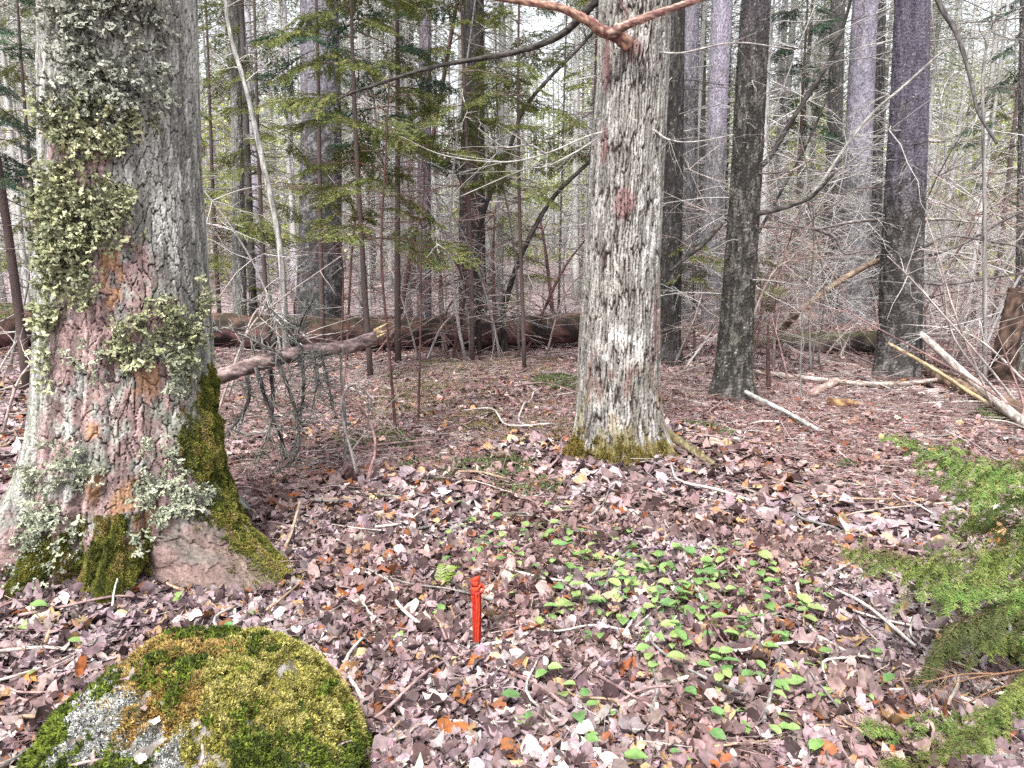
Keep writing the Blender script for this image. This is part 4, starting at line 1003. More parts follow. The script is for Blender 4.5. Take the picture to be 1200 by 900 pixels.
def build_firs():
    rng = np.random.default_rng(55)
    protos = {}
    for hue, pal in (("olive", OLIVE), ("teal", TEAL)):
        for v in range(5):
            L = 1.0
            ts = np.linspace(0, 1, 9)
            P = np.c_[ts * L, .10 * np.sin(ts * 3 + v) * ts, .06 * ts - .20 * ts ** 2 + .02 * np.sin(ts * 9 + v)]
            w, nd = bough(P, .36, .042, .026, .0055, .0040, rng, pal, r=.008, start=.18 + .06 * v, sag=.18)
            protos[hue, v] = (w.mesh("bough", M_TWIG), nd.mesh("needles", M_NEEDLE, False))
    firs = [  # px, Y, z range, boughs, bough length, hue, trunk radius, label
        (430, 8.3, (1.5, 6.0), 44, (.6, 1.35), "olive", .035, "airy olive green fir sapling in front of the long log, tallest and fullest"),
        (548, 9.0, (2.3, 6.0), 26, (.5, 1.2), "olive", .03, "sparse olive fir in front of the black trunk"),
        (612, 8.2, (1.9, 5.0), 26, (.4, 1.0), "olive", .025, "small fir between black trunk and centre maple with drooping sprays"),
        (318, 11.5, (1.8, 7), 26, (.6, 1.3), "olive", .04, "fir behind the slim grey trunk, left of the stout grey trunk"),
        (382, 10.5, (3.9, 7.5), 20, (.6, 1.3), "teal", .04, "blue green fir top hanging over the stout grey trunk"),
        (470, 9.8, (2.8, 7), 26, (.6, 1.4), "teal", .045, "blue green fir behind the olive sapling"),
        (14, 7.5, (1.6, 6), 30, (.5, 1.25), "teal", .05, "blue green fir at the left edge behind the lichened maple"),
        (262, 13.5, (1.0, 7), 24, (.6, 1.4), "olive", .045, "fir showing close right of the lichened maple, far back"),
        (690, 11.5, (2.2, 7), 26, (.5, 1.3), "olive", .04, "fir peeping out left of the centre maple"),
        (812, 10.5, (1.1, 1.75), 9, (.4, .75), "olive", .02, "knee high fir sprays right of the centre maple"),
        (880, 9.2, (.9, 1.5), 7, (.3, .6), "olive", .018, "little fir tuft at the leaning dark spruce"),
        (1165, 14.5, (3.4, 8), 24, (.6, 1.4), "teal", .05, "pale blue green fir high up right of the flaky spruce"),
        (925, 17.5, (4.0, 9), 24, (.7, 1.5), "teal", .05, "distant fir between the leaning dark and lilac spruces"),
        (1140, 16.5, (1.3, 5), 18, (.6, 1.3), "olive", .05, "distant olive fir right of the flaky spruce"),
        (585, 14.5, (.4, 5), 26, (.6, 1.4), "olive", .04, "distant olive fir just right of the black trunk"),
        (60, 11.0, (.6, 6), 24, (.6, 1.3), "olive", .04, "olive fir beyond the lichened maple at the left")]
    for px_, Y, zr, nb, Lr, hue, r, lab in firs:
        x = (px_ - CX) / F * Y; g = gz(x, Y)
        t = thing("fir_tree", lab, "tree", (x, Y, g), 0, "young firs among the trunks")
        H = max(zr[1] + .6, 1.2)
        ts = np.linspace(0, 1, 14); P = np.c_[.05 * np.sin(ts * 4 + px_), .05 * np.sin(ts * 3 + px_), ts * H - .05]
        mb = MB(); tube(mb, P, r * (1 - .8 * ts), 8, np.array([.13, .10, .095]) * (1 + rng.normal(0, .1, (14, 1)))); mb.build("trunk", M_BARK, t)
        mb = MB()
        for _ in range(26):
            z = rng.uniform(.4, H * .7); a = rng.random() * 6.283
            limb(mb, np.array([0, 0, z]), [math.cos(a), math.sin(a), rng.uniform(-.1, .25)], rng.uniform(.3, 1.0), .006, rng, (.24, .19, .175), 2, .2, 3)
        mb.build("dead_twigs", M_TWIG, t)["kind"] = "stuff"
        nb = int(nb * 1.4)
        for k in range(nb):
            z = zr[0] + (zr[1] - zr[0]) * (k + rng.random()) / nb; a = k * 2.4 + rng.normal(0, .3)
            s = rng.uniform(*Lr) * (1.1 - .5 * (z / H))
            w, nd = protos[hue, int(rng.integers(5))]
            b = link("bough", w, t, (0, 0, z)); b.rotation_euler = (rng.normal(0, .25), rng.uniform(-.15, .35), a); b.scale = (s, s, s)
            link("needles", nd, b)["kind"] = "stuff"
    # the soft young fir reaching in from the right edge
    t = thing("fir_sapling", "soft bright green fir sapling reaching in from the right edge", "sapling", gpt(1310, 800))
    o = np.array(t.location)
    p0 = o.copy(); ts = np.linspace(0, 1, 12)
    P = np.c_[p0[0] + .03 * np.sin(ts * 4), p0[1] + .03 * np.sin(ts * 5), p0[2] - .05 + ts * 1.5]
    mb = MB(); tube(mb, P - o, .020 * (1 - .7 * ts), 8, (.16, .12, .10)); mb.build("trunk", M_TWIG, t)
    BR = [(.25, .37, .11), (.19, .30, .09), (.32, .42, .14)]; OL = [(.22, .28, .08), (.28, .33, .11), (.15, .20, .06)]; DK = [(.11, .14, .05), (.14, .16, .06)]
    X0 = o[0]
    for pts, ya, yb, tw, pal in (
        ([(1290, 575), (1215, 548), (1130, 532), (1040, 510)], o[1], 2.45, .10, BR), ([(1290, 600), (1215, 582), (1150, 574), (1085, 556)], o[1], 2.65, .09, BR),
        ([(1290, 640), (1200, 640), (1090, 655), (985, 640)], o[1], 2.35, .11, OL), ([(1290, 625), (1230, 615), (1160, 605), (1110, 600)], o[1], 2.8, .12, OL),
        ([(1290, 680), (1220, 690), (1150, 682), (1080, 690)], o[1], 2.3, .10, BR), ([(1290, 690), (1200, 705), (1120, 735), (1075, 800)], o[1], 2.25, .10, DK),
        ([(1290, 745), (1240, 748), (1190, 742), (1150, 752)], o[1], 2.3, .08, OL), ([(1290, 830), (1200, 850), (1110, 868), (1015, 848)], o[1], 2.0, .13, BR),
        ([(1290, 860), (1200, 890), (1120, 905), (1040, 890)], o[1], 1.85, .14, OL), ([(1290, 800), (1220, 812), (1160, 850), (1110, 880)], o[1], 2.05, .12, BR),
        ([(1290, 770), (1240, 775), (1200, 800), (1165, 830)], o[1], 2.1, .09, OL)):
        P = curve(pxp(pts, (ya, yb)), 22); P[0][:2] = (P[0][:2] + o[:2]) / 2
        P[:, 2] = np.maximum(P[:, 2], ground(P[:, 0], P[:, 1]) + .05)
        w, nd = bough(P - o + rng.normal(0, .004, P.shape), tw * 1.35, .012, .015, .0017, .0019, rng, pal, (.20, .15, .09), .0035, .03, .5, True, .45, .36, .40)
        b = w.build("bough", M_TWIG, t); nd.build("needles", M_NEEDLE, b, False)["kind"] = "stuff"
    for k in range(12):                                # the far side of the sapling, out of the frame
        a = R(-95 + k * 14.5); z = .25 + .95 * ((k * 5) % 12) / 12; L = .75 - .35 * z
        P = curve([[0, 0, z], [math.cos(a) * L * .5, math.sin(a) * L * .5, z + .04], [math.cos(a) * L, math.sin(a) * L, z - .06]], 16)
        w, nd = bough(P, .12, .013, .015, .0017, .0021, rng, (BR, OL)[k % 2], (.20, .15, .09), .0035, .05, .5, True, .45, .36, .40)
        b = w.build("bough", M_TWIG, t); nd.build("needles", M_NEEDLE, b, False)["kind"] = "stuff"
    for pts in ([(1290, 770), (1200, 785), (1120, 800), (1062, 835)], [(1290, 790), (1190, 790), (1130, 790), (1080, 800)], [(1290, 810), (1200, 800), (1140, 820), (1090, 850)]):
        P = curve(pxp(pts, (o[1], 2.2)), 16)
        mb = MB(); tube(mb, P - o, np.linspace(.005, .0015, 16), 5, (.30, .19, .13))
        for q in range(26):
            k = rng.integers(3, 15); limb(mb, P[k] - o, (P[k] - P[k - 1]) * 20 + rng.normal(0, .6, 3), rng.uniform(.05, .22), .0016, rng, (.32, .22, .15), 1, .3, 3)
        mb.build("bare_twig", M_TWIG, t)
build_firs()
# ------------------------------------------------------------------ moss, lichen, rock, stake, small plants
def tufts(mb, pos, nrm, size, col, rng, blades=3, spread=.7):
    m = len(pos)
    if not m: return
    for _ in range(blades):
        d = nrm + rng.normal(0, spread, (m, 3)); d /= np.linalg.norm(d, axis=1)[:, None]
        w = np.cross(d, rng.normal(0, 1, (m, 3))); w /= np.linalg.norm(w, axis=1)[:, None] + 1e-9
        l = size * rng.uniform(.6, 1.3, (m, 1)); p = pos - nrm * size * .3
        V = np.stack([p - w * l * .28, p + w * l * .28, p + d * l], 1)
        c = np.clip(col * (1 + rng.normal(0, .22, (m, 1))), .01, .75)
        mb.add(V.reshape(-1, 3), None, np.arange(m * 3).reshape(-1, 3), np.repeat(c, 3, 0))
def lobe(rng):
    # a forked, ruffled lichen lobe: strips of quads
    V, Q = [], []
    def strip(p, a, l, w, dep):
        n = len(V); c, s = math.cos(a), math.sin(a)
        for k in range(3):
            f = k / 2; ww = w * (1 + .5 * f); z = .5 * rng.normal() * f * l + .3 * l * f
            for sg in (-1, 1): V.append([p[0] + c * l * f - s * sg * ww, p[1] + s * l * f + c * sg * ww, p[2] + z + rng.normal(0, .05)])
        Q.append([n, n + 1, n + 3, n + 2]); Q.append([n + 2, n + 3, n + 5, n + 4])
        e = (np.array(V[n + 4]) + V[n + 5]) / 2
        if dep:
            for da in (-.62, .58): strip(e, a + da + rng.normal(0, .2), l * rng.uniform(.55, .8), w * .85, dep - 1)
    strip(np.zeros(3), 0, .42, .07, 3 if rng.random() < .35 else 2)
    return np.array(V), np.array(Q)
def build_lichen():
    rng = np.random.default_rng(8)
    T = T1; o = np.array(T.obj.location)
    lobes = [lobe(rng) for _ in range(16)]
    GRN = np.array([[.39, .40, .25], [.32, .34, .21], [.46, .46, .32], [.22, .23, .15]]); SAGE = np.array([[.40, .42, .32], [.47, .49, .39], [.31, .33, .25]]); GRY = np.array([[.33, .34, .29], [.25, .255, .22], [.42, .43, .37]])
    sets = [((145, 35, 92, 95), GRY, 900, .046), ((165, 108, 50, 36), GRY, 150, .040), ((148, 148, 54, 32), GRN, 400, .042), ((132, 250, 84, 46), GRN, 900, .050), ((103, 320, 62, 66), GRN, 900, .048), ((82, 402, 36, 60), GRN, 460, .042),
            ((76, 455, 24, 44), SAGE, 330, .038), ((64, 385, 16, 60), GRN, 300, .040), ((95, 430, 26, 40), GRN, 240, .038), ((213, 392, 42, 38), GRN, 430, .040), ((228, 428, 16, 34), SAGE, 120, .032), ((150, 425, 30, 28), SAGE, 70, .030), ((130, 540, 26, 30), SAGE, 130, .032), ((92, 545, 20, 40), SAGE, 110, .03),
            ((114, 625, 36, 56), SAGE, 420, .034), ((221, 568, 28, 38), SAGE, 360, .036), ((198, 630, 14, 18), SAGE, 40, .03), ((160, 560, 20, 16), SAGE, 36, .03), ((215, 520, 24, 14), SAGE, 40, .028), ((240, 370, 14, 40), GRN, 110, .034)]
    for (cx_, cy_, rx, ry), pal, n, size in sets:
        n = int(n * 1.45)
        a = rng.random(n) * 6.283; q = np.sqrt(rng.random(n)) * (1 + .16 * np.sin(3 * a + cx_) + .12 * np.sin(5 * a + cy_))
        k = T.Y / F * .96
        t0, z0 = T.px(cx_, cy_)
        z = z0 - ry * q * np.sin(a) * k
        th = t0 + rx * q * np.cos(a) * k / .37
        dens = fbm(th * 14, z * 14, int(cx_), 3)
        ok = (dens > .41 + .10 * q) & (np.cos(th + math.pi / 2) > .12)
        ok &= proj(T.surf(th, z, .02))[0] > 51 - 40 * (z < T.g + .5)
        th, z = th[ok], z[ok]; m = len(th)
        if m < 8: continue
        p = T.surf(th, z) - o
        up = np.array([0, 0, 1.0]); N_ = np.c_[np.cos(th), np.sin(th), np.zeros(m)]
        p = p + N_ * rng.uniform(-.002, .020, (m, 1)) * np.clip((dens[ok][:, None] - .3) * 4, 0, 1.4)
        mb = MB(); s = size * 1.12 * np.exp(np.clip(rng.normal(0, .42, m), -1, .5)); col = pal[rng.integers(0, len(pal), m)] * (1 + rng.normal(0, .14, (m, 1)))
        # lobe axis hangs mostly down and out from the bark
        ax = N_ * rng.uniform(.15, .9, (m, 1)) + np.cross(N_, up) * rng.normal(0, .75, (m, 1)) + up * rng.normal(-.35, .6, (m, 1)); ax /= np.linalg.norm(ax, axis=1)[:, None]
        zz = N_ + rng.normal(0, .55, (m, 3)) + up * .3; yy = np.cross(zz, ax); yy /= np.linalg.norm(yy, axis=1)[:, None]; zz = np.cross(ax, yy)
        rot = np.stack([ax, yy, zz], -1); pick = rng.integers(0, 16, m)
        for j in range(16):
            s_ = pick == j; V, Q = lobes[j]
            scatter(mb, V, Q, None, p[s_], rot[s_], s[s_], np.clip(col[s_], .03, .7))
        mb.build("lichen_patch", M_LICHEN, T.obj)
    # moss on the roots of the old maple and at the foot of the centre maple
    def moss_on(T, name, regions, n, size, pal, seed):
        o = np.array(T.obj.location); rg = np.random.default_rng(seed); mb = MB()
        for a0, a1, z0, z1, thr in regions:
            th = R(a0) + (R(a1) - R(a0)) * rg.random(n); z = T.g + z0 + (z1 - z0) * rg.random(n)
            et = np.abs(th - R(a0 + a1) / 2) / (R(a1 - a0) / 2); ez = (z - T.g - z0) / (z1 - z0) if z0 < .05 else np.abs(z - T.g - (z0 + z1) / 2) / ((z1 - z0) / 2)
            f = .5 * fbm(th * 7, z * 9, seed, 3) + .5 * fbm(th * 22, z * 26, seed + 4, 3) + .42 - .42 * np.hypot(et, ez)
            ok = f + rg.normal(0, .05, n) > thr + .02; th, z = th[ok], z[ok]
            lump = .035 * sstep(thr, thr + .3, f[ok]) * (.5 + fbm(th * 20, z * 20, seed + 2, 2))
            p = T.surf(th, z, lump) - o; e = .01
            N_ = np.cross(T.surf(th + e, z) - T.surf(th - e, z), T.surf(th, z + e) - T.surf(th, z - e)); N_ /= np.linalg.norm(N_, axis=1)[:, None] + 1e-9
            tufts(mb, p, N_ + [0, 0, .2], size, np.array(pal)[np.clip((fbm(th * 16, z * 16, seed + 9, 3) * 1.6 - .3) * len(pal), 0, len(pal) - 1).astype(int)], rg)
        mb.build(name, M_MOSS, T.obj, False)["kind"] = "stuff"
    MG = [(.12, .13, .035), (.19, .20, .05), (.26, .25, .07), (.29, .24, .09)]
    moss_on(T1, "moss", [(-36, 14, .08, .92, .52), (-32, 40, -.1, .46, .50), (-92, -50, 0, .30, .54), (-130, -90, 0, .22, .56), (-190, -135, 0, .18, .6)], 40000, .010, MG, 3)
    moss_on(T2, "moss", [(-150, -5, 0, .18, .66), (-185, -120, 0, .20, .68)], 9000, .011, [(.16, .13, .04), (.24, .20, .06), (.30, .23, .08)], 4)
build_lichen()

def build_rock():
    rng = np.random.default_rng(12)
    cx_, cy_, rx, ry, H = -.905, 1.93, .455, .45, .375
    g = gz(cx_, cy_)
    KEEP_OFF.append((cx_, cy_, .36))
    def surf(u, v):                                   # u, v in -1..1 over the plan
        d = np.clip((np.abs(u) ** 2.3 + np.abs(v) ** 2.3), 0, 1)
        z = H * (1 - d) ** .55 * (1 - .10 * u + .08 * v)
        z = z + .12 * (fbm(u * 2 + 5, v * 2 + 5, 61, 3) - .5) * (1 - d) + .022 * (fbm(u * 7 + 5, v * 7 + 5, 62, 3) - .5)
        z = z - .06 * sstep(-.15, -.6, u + .35 * v) * (1 - d)
        return np.stack([u * rx, v * ry, z - .05], -1)
    N = 150
    t_ = np.sin(np.linspace(-1, 1, N) * math.pi / 2); U, V = np.meshgrid(t_, t_)
    sc = np.maximum(np.abs(U), np.abs(V)) / (np.abs(U) ** 2.3 + np.abs(V) ** 2.3 + 1e-9) ** (1 / 2.3); U2, V2 = U * np.minimum(1, sc), V * np.minimum(1, sc)
    P = surf(U2, V2); n = fbm(U2 * 9, V2 * 9, 63, 4)
    C = mixc([.16, .14, .125], [.36, .34, .32], sstep(.35, .65, n))
    i = (np.arange(N - 1)[:, None] * N + np.arange(N - 1)[None]); Q = np.stack([i, i + 1, i + N + 1, i + N], -1).reshape(-1, 4)
    t = thing("mossy_rock", "rounded boulder thick with green and ochre moss and white lichen", "rock", (cx_, cy_, g))
    MB().add(P, Q, None, C).build("boulder", M_ROCK, t)
    m = 190000
    u, v = rng.uniform(-1, 1, m), rng.uniform(-1, 1, m)
    d = np.abs(u) ** 2.3 + np.abs(v) ** 2.3; k = d < .985; u, v = u[k], v[k]
    e = .012; p = surf(u, v); N_ = np.cross(surf(u + e, v) - surf(u - e, v), surf(u, v + e) - surf(u, v - e)); N_ /= np.linalg.norm(N_, axis=1)[:, None] + 1e-9
    px_, py_ = proj(p + [cx_, cy_, g])
    w = (fbm(u * 4, v * 4, 64, 5) - .5) * 150 + rng.normal(0, 7, len(u)); w2 = (fbm(u * 4 + 8, v * 4, 66, 5) - .5) * 150 + rng.normal(0, 7, len(u))
    X, Y = px_ + w, py_ + w2
    zone = np.zeros(len(u), int)                                     # 0 olive main
    zone[(X < 258) & (Y < 850) & (X > 105)] = 1                      # ochre top left
    zone[(X - 205 < (Y - 790) * -.15) & (X > 150) & (Y > 800) & (Y < 860) & (X < 215)] = 1
    zone[((X < 130) & (Y < 840)) | (X < 70)] = 2                      # dark green left edge
    zone[(np.abs(Y - 790 + (X - 210) * .45) < 12) & (X > 175) & (X < 265)] = 2
    zone[(Y > 880) & (X > 300)] = 2
    zone[(X > 50) & (X < 150) & (Y > 795) & (Y < 872)] = 3           # white lichen
    zone[(X > 128) & (X < 235) & (Y > 858)] = 3
    zone[(X > 60) & (X < 155) & (Y > 866)] = 2
    fl = fbm(u * 14, v * 14, 70, 3)
    zone[(zone == 0) & (fl > .74)] = 2
    lump = fbm(u * 16, v * 16, 68, 3)
    spec = {0: ("olive_moss", [(.36, .33, .10), (.43, .39, .13), (.29, .28, .08), (.50, .45, .19)], .010), 1: ("ochre_moss", [(.44, .29, .08), (.38, .25, .09), (.32, .25, .10), (.50, .36, .15)], .010),
            2: ("green_moss", [(.13, .17, .03), (.19, .24, .045), (.08, .105, .025)], .012), 3: ("white_lichen", [(.56, .57, .55), (.44, .45, .43), (.62, .62, .6), (.30, .30, .28)], .008)}
    for z_, (name, pal, size) in spec.items():
        s_ = zone == z_; mb = MB()
        ci = np.clip((lump[s_] * 1.5 - .25 + rng.normal(0, .12, s_.sum())) * len(pal), 0, len(pal) - 1).astype(int)
        tufts(mb, p[s_] + N_[s_] * (sstep(.25, .7, lump[s_])[:, None] * .04 - .005) * (1.25 if z_ == 2 else 1), N_[s_], size, np.array(pal)[ci], rng, 2)
        mb.build(name, M_MOSS, t, False)["kind"] = "stuff"
    for q in range(16):                                # dead leaves caught on the moss
        uu, vv = rng.uniform(-.75, .75), rng.uniform(-.7, .6)
        Vl, Ql, Tl = leaf_template(rng, True)
        nn = np.cross(surf(uu + .02, vv) - surf(uu - .02, vv), surf(uu, vv + .02) - surf(uu, vv - .02)); nn /= np.linalg.norm(nn)
        tt = np.cross(nn, [1, .3, 0]); tt /= np.linalg.norm(tt); M_ = np.stack([tt, np.cross(nn, tt), nn], -1)
        Lf = rng.uniform(.010, .024)
        tag(MB().add((Vl * Lf) @ rotz(rng.random() * 6.3).T @ M_.T, Ql, Tl, PAL[rng.integers(0, 9)]).build("fallen_leaf", M_LITTER, None, True, surf(uu, vv) + nn * .03 + [cx_, cy_, g]),
            "small dead leaf caught on the moss of the boulder", "leaf", "leaves caught on the boulder")
    for pts, r in (([(108, 897), (112, 870), (117, 838)], .006), ([(85, 897), (100, 893), (122, 889)], .005), ([(235, 897), (238, 885), (237, 872)], .005), ([(385, 885), (400, 872), (412, 868)], .0035)):
        P_ = np.array([at(a, b, 1.78 + (900 - b) * .0022) for a, b in pts])
        for _ in range(3):
            uu, vv = (P_[:, 0] - cx_) / rx, (P_[:, 1] - cy_) / ry
            zz = surf(np.clip(uu, -.9, .9), np.clip(vv, -.9, .9))[:, 2] + g + .022
            for q, (a, b) in enumerate(pts):
                dr = ray(a, b); P_[q] = np.array([0, 0, CAMH]) + dr * ((zz[q] - CAMH) / dr[2])
        wood("stick", "short twig lying on the moss of the boulder", "stick", list(P_), r, r * .6, (.30, .22, .21), (.42, .34, .33), int(r * 9000), 7, 14, 0, .12, "twigs on the mossy boulder")
build_rock()

def build_stake():
    p = gpt(558, 762); t = thing("survey_stake", "short stake wrapped in bright orange red flagging tape", "stake", p, .35); t.scale = (.84, .84, 1.1)
    ORG, DRK = (.62, .088, .042), (.42, .045, .028)
    def prism(w, z0, z1, col, top=1.0, dx=0):
        n = 10; mb = MB(); zs = np.linspace(z0, z1, n); rg = np.random.default_rng(2)
        V = []; b = .2
        for z in zs:
            for a, c in ((-1, -1 + b), (-1 + b, -1), (1 - b, -1), (1, -1 + b), (1, 1 - b), (1 - b, 1), (-1 + b, 1), (-1, 1 - b)):
                V.append([dx + a * w * (1 + rg.normal(0, .03)), c * w * (1 + rg.normal(0, .03)), z])
        i = np.arange(n - 1)[:, None] * 8; j = np.arange(8)[None]; k = (j + 1) % 8
        Q = np.stack([i + j, i + k, i + 8 + k, i + 8 + j], -1).reshape(-1, 4)
        V.append([dx, 0, z1 + .004]); T = [[(n - 1) * 8 + q, (n - 1) * 8 + (q + 1) % 8, n * 8] for q in range(8)]
        return mb.add(V, Q, T, col)
    prism(.0135, -.08, .262, (.30, .045, .03)).build("stake", M_TWIG, t, False)
    rg = np.random.default_rng(9)
    for z, r in ((.266, .0165), (.252, .0180), (.236, .0205), (.222, .0195), (.207, .0175)):      # turns of tape round the head
        n, sd = 28, 8; a = np.linspace(0, 2 * math.pi, n, endpoint=False); mb = MB()
        rr = r * (1 + .12 * (np.abs(np.cos(2 * a)) ** 2 - .4)) + rg.normal(0, .0013, n); tl = rg.normal(0, .28, 2)
        c = np.c_[rr * np.cos(a), rr * np.sin(a), z + rr * (tl[0] * np.cos(a) + tl[1] * np.sin(a))]
        V = np.concatenate([np.c_[c[:, 0] * (1 + .16 * math.cos(b)), c[:, 1] * (1 + .16 * math.cos(b)), c[:, 2] + .009 * math.sin(b)] for b in np.linspace(0, 2 * math.pi, sd, endpoint=False)])
        j = np.arange(n)[None]; i = np.arange(sd)[:, None]; k = (j + 1) % n; i2 = (i + 1) % sd
        mb.add(V, np.stack([i * n + j, i * n + k, i2 * n + k, i2 * n + j], -1).reshape(-1, 4), None, ORG if r != .0195 else DRK).build("tape_turn", M_TAPE, t)
    def ribbon(pts, w, col, nm, tw=0.0, seed=1):
        P = curve(pts, 30); rg2 = np.random.default_rng(seed); mb = MB(); m = 7
        s = np.linspace(-1, 1, m); V = []
        for k, q in enumerate(P):
            f = k / 29; a = tw * f + .2 * math.sin(f * 9 + seed); fold = .0035 * np.cos(s * (5 + 1.5 * math.sin(f * 6))) + .0012 * rg2.normal(0, 1, m)
            for x, y in zip(s, fold): V.append(q + [math.cos(a) * x * w - math.sin(a) * y, math.sin(a) * x * w + math.cos(a) * y, .002 * math.sin(f * 14 + x)])
        i = np.arange(29)[:, None] * m; j = np.arange(m - 1)[None]
        o = mb.add(V, np.stack([i + j, i + j + 1, i + m + j + 1, i + m + j], -1).reshape(-1, 4), None, col).build(nm, M_TAPE, t)
        sol = o.modifiers.new("thickness", 'SOLIDIFY'); sol.thickness = .0008
    ribbon([(.002, -.020, .225), (.004, -.023, .17), (.000, -.021, .10), (-.003, -.020, .04), (-.006, -.022, .004), (-.004, -.034, -.002)], .011, ORG, "tape_tail", .3, 1)
    ribbon([(-.012, -.015, .215), (-.014, -.018, .15), (-.013, -.018, .09), (-.012, -.019, .03), (-.016, -.024, .0)], .007, (.62, .05, .018), "tape_tail", -.3, 2)
    ribbon([(.017, -.006, .215), (.018, -.007, .14), (.017, -.006, .07), (.020, -.010, .012), (.038, -.02, .006), (.055, -.03, .004)], .008, DRK, "tape_tail", 1.2, 3)
    mb = MB(); a = np.linspace(0, 2 * math.pi, 20)
    tube(mb, np.c_[.020 + .013 * np.cos(a), -.016 + .004 * np.sin(a * 2), .236 + .012 * np.sin(a)], .0055, 8, ORG); mb.build("knot", M_TAPE, t)
build_stake()

# ------------------------------------------------------------------ wild seedlings with heart shaped leaves
def heart_leaf(rng, L):
    n = 9; s = np.linspace(0, 1, n); hw = .36 * np.sin(np.pi * np.clip(s * .93 + .07, 0, 1)) ** .75 * (1 - .35 * s) * 1.15
    V, fold = [], rng.uniform(.1, .45); curl = rng.uniform(-.1, .5)
    for k, x in enumerate(s):
        zc = .10 * math.sin(x * 2.5) - curl * .5 * x * x
        back = -.10 * (1 - x) ** 6
        for y in (-1, -.5, 0, .5, 1):
            V.append([x + back * abs(y), y * hw[k], zc + abs(y) * hw[k] * fold + .012 * math.sin(9 * x + 5 * y)])
    i = np.arange(n - 1)[:, None] * 5; j = np.arange(4)[None]
    return np.array(V) * L, np.stack([i + j, i + j + 1, i + 6 + j, i + 5 + j], -1).reshape(-1, 4)
Z3 = [(180,120),(80,140),(110,150),(235,190),(85,235),(120,200),(195,205),(135,280),(60,285),(330,265),(400,275),(30,315),(120,330),(300,340),(250,335),(65,365),(165,370),(205,395),(405,355),(475,360),(435,345),(310,405),(110,415),(235,410),(460,405),(170,455),(228,475),(400,470),(2,430),(412,540),(45,545),(85,550),(145,545),(275,575),(235,580),(228,610),(140,610),(15,635),(190,635),(125,660),(330,620),(370,630),(465,645),(455,672),(620,640),(215,705),(145,730),(160,765),(210,790),(340,780),(350,825),(415,810),(440,860),(120,830),(10,890),(705,520),(470,285),(450,260)]
Z2 = [(600,25),(560,40),(690,55),(745,50),(510,80),(555,95),(655,100),(715,105),(790,95),(765,125),(875,95),(820,135),(860,135),(920,85),(970,110),(965,70),(575,150),(505,110),(470,175),(955,180),(1035,165),(1090,200),(1170,145),(1130,210),(1180,215),(1015,255),(970,255),(1095,285),(1170,268),(815,280),(870,270),(850,330),(800,345),(1110,345),(1165,360),(1180,320),(875,385),(918,372),(745,390),(715,420),(985,395),(1025,415),(1190,425),(1130,440),(1080,430),(855,470),(900,455),(975,500),(1185,490),(1050,535),(705,595),(750,575),(785,610),(785,655),(825,690),(630,685),(845,738),(910,700),(950,708),(1080,600),(1110,605),(1165,590),(660,790),(670,760),(900,810),(875,850),(985,890),(195,440),(355,370),(620,300),(705,210)]
Z1 = [(300,455),(60,410),(120,370),(155,475),(120,580),(630,335),(910,355),(860,430)]
